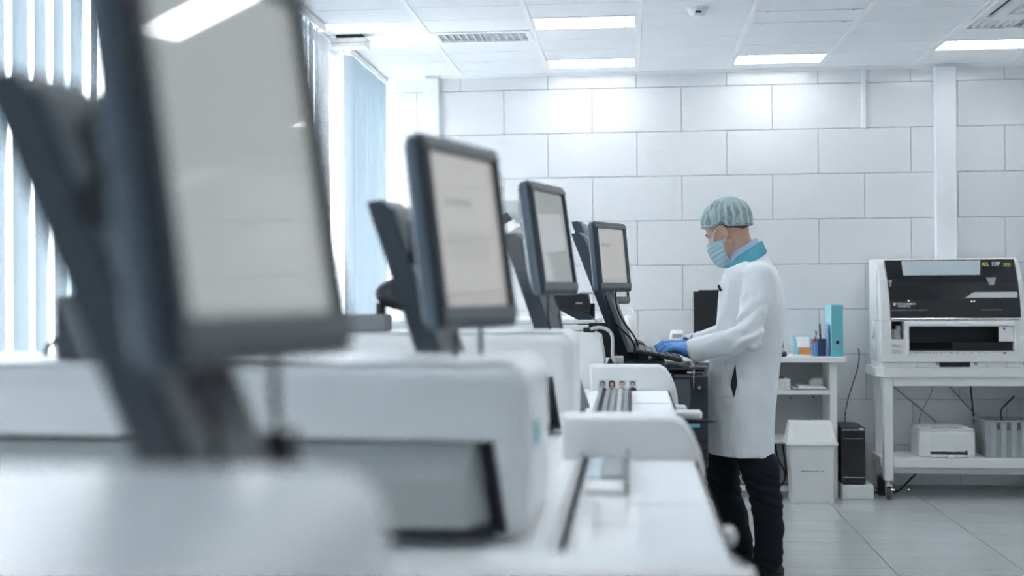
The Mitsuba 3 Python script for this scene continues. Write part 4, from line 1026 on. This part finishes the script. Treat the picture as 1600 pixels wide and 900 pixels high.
def head_sdf(P, ears=True):
    q = (P - HC) @ HR.T / HS            # local: forward, left, up
    d = ellipsoid(q, (-.006, 0, .047), (.099, .077, .088))
    d = smin(d, ellipsoid(q, (.042, 0, -.028), (.056, .058, .082)), .03)
    for s in (-1, 1):
        d = smin(d, capsule(q, (-.005, .052 * s, -.045), (.062, .022 * s, -.102), .020, .016), .022)
        d = smin(d, ellipsoid(q, (.070, .036 * s, -.022), (.020, .022, .016)), .016)     # cheek bones
        d = smin(d, capsule(q, (.086, .008 * s, .022), (.078, .044 * s, .020), .010, .008), .012)   # brow
        d = np.maximum(d, -ellipsoid(q, (.100, .032 * s, .004), (.016, .017, .011)))     # eye sockets
    d = smin(d, ellipsoid(q, (.078, 0, -.104), (.020, .022, .017)), .02)                 # chin
    d = smin(d, capsule(q, (.094, 0, .012), (.112, 0, -.026), .008, .010), .010)         # nose
    for s in (-1, 1):
        d = smin(d, ellipsoid(q, (.104, .011 * s, -.032), (.010, .008, .007)), .006)
    d = smin(d, ellipsoid(q, (.094, 0, -.056), (.008, .022, .006)), .006)                # lips
    d = smin(d, ellipsoid(q, (.092, 0, -.066), (.008, .018, .007)), .006)
    if ears:
        for s in (-1, 1):
            e = q - np.array([-.010, .079 * s, .0])
            e = np.stack([e[..., 0] * .96 - e[..., 2] * .26, e[..., 1] + .45 * s * e[..., 0], e[..., 2] * .96 + e[..., 0] * .26], -1)
            ear = ellipsoid(e, (0, 0, 0), (.020, .010, .034))
            ear = np.maximum(ear, -ellipsoid(e, (.003, .012 * s, .003), (.010, .010, .019)))
            d = smin(d, ear, .005)
    return d * HS

def neck_sdf(P):
    d = smin(capsule(P, (.482, YC, 1.575), (.535, YC, 1.40), .054, .064), ellipsoid(P, (.545, YC, 1.36), (.085, .15, .06)), .05)
    return d

def skin(P):
    return smin(head_sdf(P), neck_sdf(P), .03)

head = nets(skin, (.28, 5.42, 1.27), (.66, 5.82, 1.76), .0035)
if head.volume < 0:
    head.invert()
hm = m3.Manifold(m3.Mesh(np.asarray(head.vertices, np.float32), np.asarray(head.faces, np.uint32)))
trunk = m3.Manifold.batch_boolean([
    m3.Manifold.batch_hull([ball((.55, YC - .10, 1.33), .06), ball((.55, YC + .10, 1.33), .06), ball((.53, YC - .07, 1.05), .08), ball((.53, YC + .07, 1.05), .08)]),
    m3.Manifold.batch_hull([ball((.53, YC - .07, 1.05), .08), ball((.53, YC + .07, 1.05), .08), ball((.50, YC - .07, .80), .085), ball((.50, YC + .07, .80), .085)]),
    chain([(.555, YC - .15, 1.36), (.505, 5.36, 1.11), (.285, 5.43, 1.052), (.225, 5.432, 1.060)], [.05, .040, .028, .024]),
    chain([(.555, YC + .15, 1.36), (.50, 5.87, 1.12), (.285, 5.76, 1.055), (.225, 5.758, 1.062)], [.05, .040, .028, .024]),
    chain([(.51, 5.54, .80), (.585, 5.53, .42), (.605, 5.53, .09)], [.085, .050, .035]),
    chain([(.48, 5.70, .80), (.430, 5.74, .40), (.505, 5.75, .09)], [.085, .050, .035])], m3.OpType.Add)
body_mesh = man(hm + trunk) if hm.status() == m3.Error.NoError and not hm.is_empty() else cat(head, trunk)
put(PK, 'body', body_mesh, 'm_skin', 60)
for s in (-1, 1):
    e = put(PK, 'eye', ball(head_w(.078, .032 * s, .004), .0125), 'm_eye', True)
    put(e, 'iris', ball(head_w(.0885, .033 * s, .002), .0045), 'm_dark', True)
    put(PK, 'eyebrow', tube([head_w(.098, .014 * s, .026), head_w(.092, .034 * s, .030), head_w(.078, .050 * s, .024)], .0035, 6), 'm_hair', True)

def hair_sdf(P):
    q = (P - HC) @ HR.T / HS
    shell = head_sdf(P, False) - .0035 + .002 * (meshkit.noise(P * 160) - .5)
    cut = np.maximum(1.598 + .004 * np.sin(P[..., 1] * 90) - P[..., 2] + .3 * np.maximum(q[..., 0] + .03, 0), P[..., 2] - 1.66)
    return np.maximum(np.maximum(shell, cut), q[..., 0] + .012)
put(PK, 'hair', nets(hair_sdf, (.30, 5.48, 1.56), (.60, 5.78, 1.68), .004), 'm_hair', True, label='short dark brown hair at the nape')

def cap_sdf(P):
    q = (P - HC) @ HR.T / HS
    d = ellipsoid(q, (-.008, 0, .050), (.106, .087, .097)) * HS
    ang = np.arctan2(q[..., 1], q[..., 0] + .008)
    d = d - .010 - .0022 * np.sin(ang * 26 + 5 * meshkit.noise(P * 25)) - .006 * (meshkit.noise(P * 38) - .5)
    edge = 1.599 + .06 * (P[..., 0] - .34) + .016 * np.exp(-((P[..., 0] - .405) / .022) ** 2)
    d = d - .004 * np.exp(-((P[..., 2] - edge - .008) / .006) ** 2)
    return np.maximum(np.maximum(d, edge - P[..., 2]), -(ellipsoid(q, (-.008, 0, .050), (.098, .079, .089)) * HS))
put(PK, 'surgical_cap', nets(cap_sdf, (.29, 5.47, 1.575), (.58, 5.77, 1.78), .0032), 'm_cap', True, label='pale teal gauze cap with dark hair showing through')

def mask_sdf(P):
    q = (P - HC) @ HR.T / HS
    base = head_sdf(P, False)
    base = smin(base, ellipsoid(q, (.062, 0, -.060), (.058, .050, .062)) * HS, .03)
    base = base - .0045 - .0014 * np.sin(q[..., 2] * 330)
    lo = -.130 - q[..., 2]
    hi = q[..., 2] - (-.016 + .28 * (q[..., 0] - .06))
    back = .020 - q[..., 0] - .25 * (q[..., 2] + .05)
    return np.maximum(np.maximum(np.maximum(base, -(head_sdf(P, False) - .0005)), lo * HS), np.maximum(hi, back) * HS)
put(PK, 'face_mask', nets(mask_sdf, (.28, 5.50, 1.42), (.52, 5.78, 1.62), .0032), 'm_mask', True, label='pale blue pleated surgical face mask')
for s in (-1, 1):
    put(PK, 'ear_loop', tube([head_w(-.004, .080 * s, .030), head_w(.03, .079 * s, .014), head_w(.060, .064 * s, -.018)], .0018, 6), 'm_loop', True)
    put(PK, 'ear_loop', tube([head_w(-.008, .082 * s, -.030), head_w(.012, .074 * s, -.048), head_w(.034, .061 * s, -.072)], .0018, 6), 'm_loop', True)

def ring(back, front, lat, n=48, off=0.0):
    b, f = np.array(back, float), np.array(front, float)
    c, h = (b + f) / 2, (b - f) / 2
    L = np.linalg.norm(h)
    th = np.linspace(0, 2 * np.pi, n, endpoint=False)
    r, u = (L + off) / L, lat + off
    return np.stack([c[0] + h[0] * r * np.cos(th), YC + u * np.sin(th), c[1] + h[1] * r * np.cos(th)], 1)
def loft(loops):
    n, k = len(loops[0]), len(loops)
    f = []
    for j in range(k):
        for i in range(n):
            a, b = j * n + i, j * n + (i + 1) % n
            c, d = ((j + 1) % k) * n + (i + 1) % n, ((j + 1) % k) * n + i
            f += [(a, b, c), (a, c, d)]
    m = trimesh.Trimesh(np.vstack(loops), f, process=False)
    if m.volume < 0:
        m.invert()
    return m
put(PK, 'shirt_collar', loft([ring((.572, 1.556), (.446, 1.478), .070), ring((.600, 1.512), (.436, 1.395), .092), ring((.592, 1.510), (.446, 1.40), .085), ring((.564, 1.552), (.455, 1.482), .062)]), 'm_shirt', True, label='light blue shirt collar')
put(PK, 'coat_collar', loft([ring((.598, 1.542), (.452, 1.455), .088), ring((.620, 1.490), (.426, 1.385), .122), ring((.60, 1.470), (.445, 1.385), .108), ring((.588, 1.538), (.462, 1.460), .080)]), 'm_collar', True, label='teal collar of the coat')

ZS = np.array([.50, .58, .72, .89, 1.01, 1.12, 1.24, 1.31, 1.36, 1.40, 1.455, 1.505, 1.54])
FX = np.array([.316, .323, .332, .345, .360, .384, .396, .403, .414, .424, .440, .462, .48])
BX = np.array([.630, .637, .646, .664, .681, .692, .697, .689, .678, .662, .634, .604, .58])
WY = np.array([.200, .196, .192, .186, .176, .168, .176, .186, .190, .170, .105, .07, .05])
def coat_torso(P):
    z = P[..., 2]
    f, b, w = np.interp(z, ZS, FX), np.interp(z, ZS, BX), np.interp(z, ZS, WY)
    c, a = (f + b) / 2, (b - f) / 2
    rho = ((np.abs(P[..., 0] - c) / a) ** 2.3 + (np.abs(P[..., 1] - YC) / w) ** 2.3) ** (1 / 2.3)
    d = (rho - 1) * np.minimum(a, w)
    folds = np.sin(P[..., 0] * 34 + P[..., 1] * 21 + 5 * meshkit.noise(P * np.array([4, 4, 2.0]))) * np.clip((1.15 - z) / .5, 0, 1)
    return d - .0065 * folds - .018 * (meshkit.fbm(P * np.array([7, 7, 4.0]), 3) - .5)
SL = ((.568, 5.455, 1.375), (.508, 5.362, 1.112), (.262, 5.435, 1.046))
SR = ((.568, 5.785, 1.375), (.505, 5.875, 1.12), (.262, 5.755, 1.050))
def sleeve(P, s):
    a, b, c = [np.array(q) for q in s]
    u = smin(capsule(P, a, b, .070, .056), capsule(P, b, c, .057, .054), .02)
    dirf = (c - b) / np.linalg.norm(c - b)
    along = (P - c) @ dirf
    near = np.exp(-(np.linalg.norm(P - b, axis=-1) / .13) ** 2)
    ax = (P - b) @ ((b - a) / np.linalg.norm(b - a))
    u = u - .009 * near * np.sin(ax * 95 + (P[..., 0]) * 70 + 4 * meshkit.noise(P * 14)) - .010 * (meshkit.fbm(P * 13, 3, 7) - .5)
    u = u - .0025 * (along > -.052) * (along < 0)
    return np.maximum(u, along)
def coat_sdf(P):
    d = smin(coat_torso(P), smin(sleeve(P, SL), sleeve(P, SR), .001), .010)
    d = smin(d, ellipsoid(P, (.560, YC, 1.385), (.095, .200, .050)), .03)
    hem = (.587 - .062 * (P[..., 0] - .32)) - P[..., 2]
    d = np.maximum(d, hem)
    top = P[..., 2] - (1.418 + .46 * (P[..., 0] - .444))
    d = np.maximum(d, top)
    for s in (SL, SR):                                                   # open cuffs
        c, b = np.array(s[2]), np.array(s[1])
        d = np.maximum(d, -capsule(P, c - .02 * (b - c), c + .22 * (b - c), .046, .040))
    return np.maximum(d, -(ellipsoid(P, (.515, YC, 1.56), (.085, .080, .13))))
coat = nets(coat_sdf, (.22, 5.26, .52), (.75, 5.98, 1.56), .0065)
trimesh.smoothing.filter_taubin(coat, iterations=6)
CK = put(PK, 'lab_coat', coat, 'm_coat', True, label='white knee-length lab coat')
def coat_y(x, z, y0=5.25):
    y = np.linspace(y0, YC, 500)
    d = coat_torso(np.stack([np.full(500, x), y, np.full(500, z)], -1))
    return y[np.argmax(d < 0)]
zs = np.linspace(.845, .992, 15)
xa = np.interp(zs, [.845, .90, .992], [.450, .436, .458])
xb = np.interp(zs, [.845, .905, .992], [.4505, .466, .4585])
vs = []
for x_, zz in list(zip(xa, zs)) + list(zip(xb, zs)):
    vs.append((x_, coat_y(x_, zz) - .0035, zz))
vs = np.array(vs)
n_ = len(zs)
fs = [q for i in range(n_ - 1) for q in ((i, n_ + i, n_ + i + 1), (i, n_ + i + 1, i + 1))]
vb = vs + [0, .006, 0]
alls = np.vstack([vs, vb])
fs2 = fs + [(a + 2 * n_, c + 2 * n_, b + 2 * n_) for a, b, c in fs]
put(CK, 'pocket_slit', trimesh.Trimesh(alls, fs2, process=False), 'm_dark', False, label='dark open side pocket slit')
py = coat_y(.412, 1.328)
put(CK, 'pocket_pen', chain([(.398, py - .004, 1.338), (.405, py - .006, 1.318)], [.006, .006], 10), 'm_dark', 40, label='black pen clip at the breast pocket')
for zq, x0_, x1_ in ((.853, .345, .452),):
    put(CK, 'pocket_seam', tube([(x_, coat_y(x_, zq + .010 * math.sin(x_ * 9)) - .0002, zq + .010 * math.sin(x_ * 9)) for x_ in np.linspace(x0_, x1_, 9)], .0016, 6), 'm_coat', True)
put(CK, 'side_seam', tube([(.448 - .02 * t_, coat_y(.448 - .02 * t_, zq) - .0003, zq) for t_, zq in zip(np.linspace(0, 1, 12), np.linspace(.84, .60, 12))], .0017, 6), 'm_coat', True)
put(CK, 'hem_seam', tube([(x_, coat_y(x_, .612 - .06 * (x_ - .32)) - .0002, .612 - .06 * (x_ - .32)) for x_ in np.linspace(.35, .61, 14)], .0014, 6), 'm_coat', True)

def glove(off, mirror, cuff):
    y0 = off
    s = -1 if mirror else 1
    def f(P):
        p = np.stack([P[..., 0], (P[..., 1] - y0) * s, P[..., 2]], -1)
        d = capsule(p, (.300, 0, 1.048), (.245, 0, 1.056), .036, .034)
        for y, kx, kz in ((-.034, .196, 1.066), (-.012, .186, 1.074), (.011, .184, 1.077), (.033, .190, 1.075)):
            d = smin(d, capsule(p, (.250, y * .55, 1.056), (kx, y, kz), .022, .0130), .016)
        for y, kx, kz, mx, mz, tx, tz, ty in ((-.034, .196, 1.066, .165, 1.062, .142, 1.047, -.036), (-.012, .186, 1.074, .152, 1.070, .124, 1.051, -.012),
                                              (.011, .184, 1.077, .148, 1.075, .117, 1.056, .012), (.033, .190, 1.075, .155, 1.075, .126, 1.056, .036)):
            fg = smin(capsule(p, (kx, y, kz), (mx, y, mz), .0105, .0095), capsule(p, (mx, y, mz), (tx, ty, tz), .0095, .0080), .004)
            d = smin(d, fg, .006)
        th = smin(capsule(p, (.250, .022, 1.050), (.210, .054, 1.046), .017, .0125), capsule(p, (.210, .054, 1.046), (.172, .062, 1.046), .0115, .0095), .006)
        d = smin(d, th, .012)
        if cuff:
            d = smin(d, capsule(p, (.258, .012, 1.078), (.272, .016, 1.119), .0050, .0040), .005)
        return d - .0015 * np.sin(p[..., 0] * 240 + 60 * p[..., 1]) * np.clip((p[..., 0] - .20) / .06, 0, 1)
    m = nets(f, (.095, y0 - .09, .995), (.36, y0 + .09, 1.13), .0032)
    return m
put(PK, 'glove', glove(5.437, False, True), 'm_glove', True, label='blue nitrile glove on the nearer hand')
put(PK, 'glove', glove(5.755, True, False), 'm_glove', True, label='blue nitrile glove on the farther hand')

LN = [((.52, 5.56, .64), .085), ((.540, 5.545, .60), .080), ((.573, 5.53, .510), .083), ((.600, 5.525, .36), .068), ((.610, 5.525, .25), .062), ((.606, 5.53, .14), .061), ((.602, 5.53, .062), .058)]
LF = [((.455, 5.70, .64), .085), ((.43, 5.71, .60), .080), ((.415, 5.73, .49), .080), ((.430, 5.74, .39), .069), ((.468, 5.75, .268), .066), ((.497, 5.75, .156), .057), ((.512, 5.75, .062), .056)]
def trousers(P):
    d = None
    for L in (LN, LF):
        e = None
        for (a, ra), (b, rb) in zip(L, L[1:]):
            c = capsule(P, a, b, ra, rb)
            e = c if e is None else smin(e, c, .02)
        d = e if d is None else smin(d, e, .012)
    z = P[..., 2]
    w = np.exp(-((z - .42) / .10) ** 2) + .8 * np.exp(-((z - .10) / .06) ** 2)
    d = d - .0045 * w * np.sin(z * 150 + P[..., 0] * 60 + 5 * meshkit.noise(P * 16)) - .008 * (meshkit.fbm(P * 14, 2, 3) - .5)
    return np.maximum(np.maximum(d, .040 - z), z - .65)
tr = nets(trousers, (.30, 5.40, .03), (.70, 5.88, .68), .0065)
trimesh.smoothing.filter_taubin(tr, iterations=4)
put(PK, 'trousers', tr, 'm_denim', True, label='very dark blue jeans')
for x, y, d in ((.600, 5.525, 0), (.515, 5.755, 0)):
    S = put(PK, 'shoe', m3.Manifold.batch_boolean([m3.Manifold.batch_hull([ball((x + .035, y, .045), .040), ball((x - .12, y, .040), (.05, .046, .034)), ball((x - .19, y, .034), (.035, .036, .022))]),
                                                     m3.Manifold.batch_hull([ball((x + .03, y, .06), .046), ball((x - .05, y, .075), .036), ball((x - .12, y, .045), .034)])], m3.OpType.Add).trim_by_plane((0, 0, 1), .012), 'm_shoe', 50)
    put(S, 'sole', m3.Manifold.batch_hull([cyl((x + .035, y, .0005), (x + .035, y, .016), .042, seg=24), cyl((x - .12, y, .0005), (x - .12, y, .016), .048, seg=24), cyl((x - .195, y, .0005), (x - .195, y, .016), .034, seg=24)]), 'm_dark', 40)
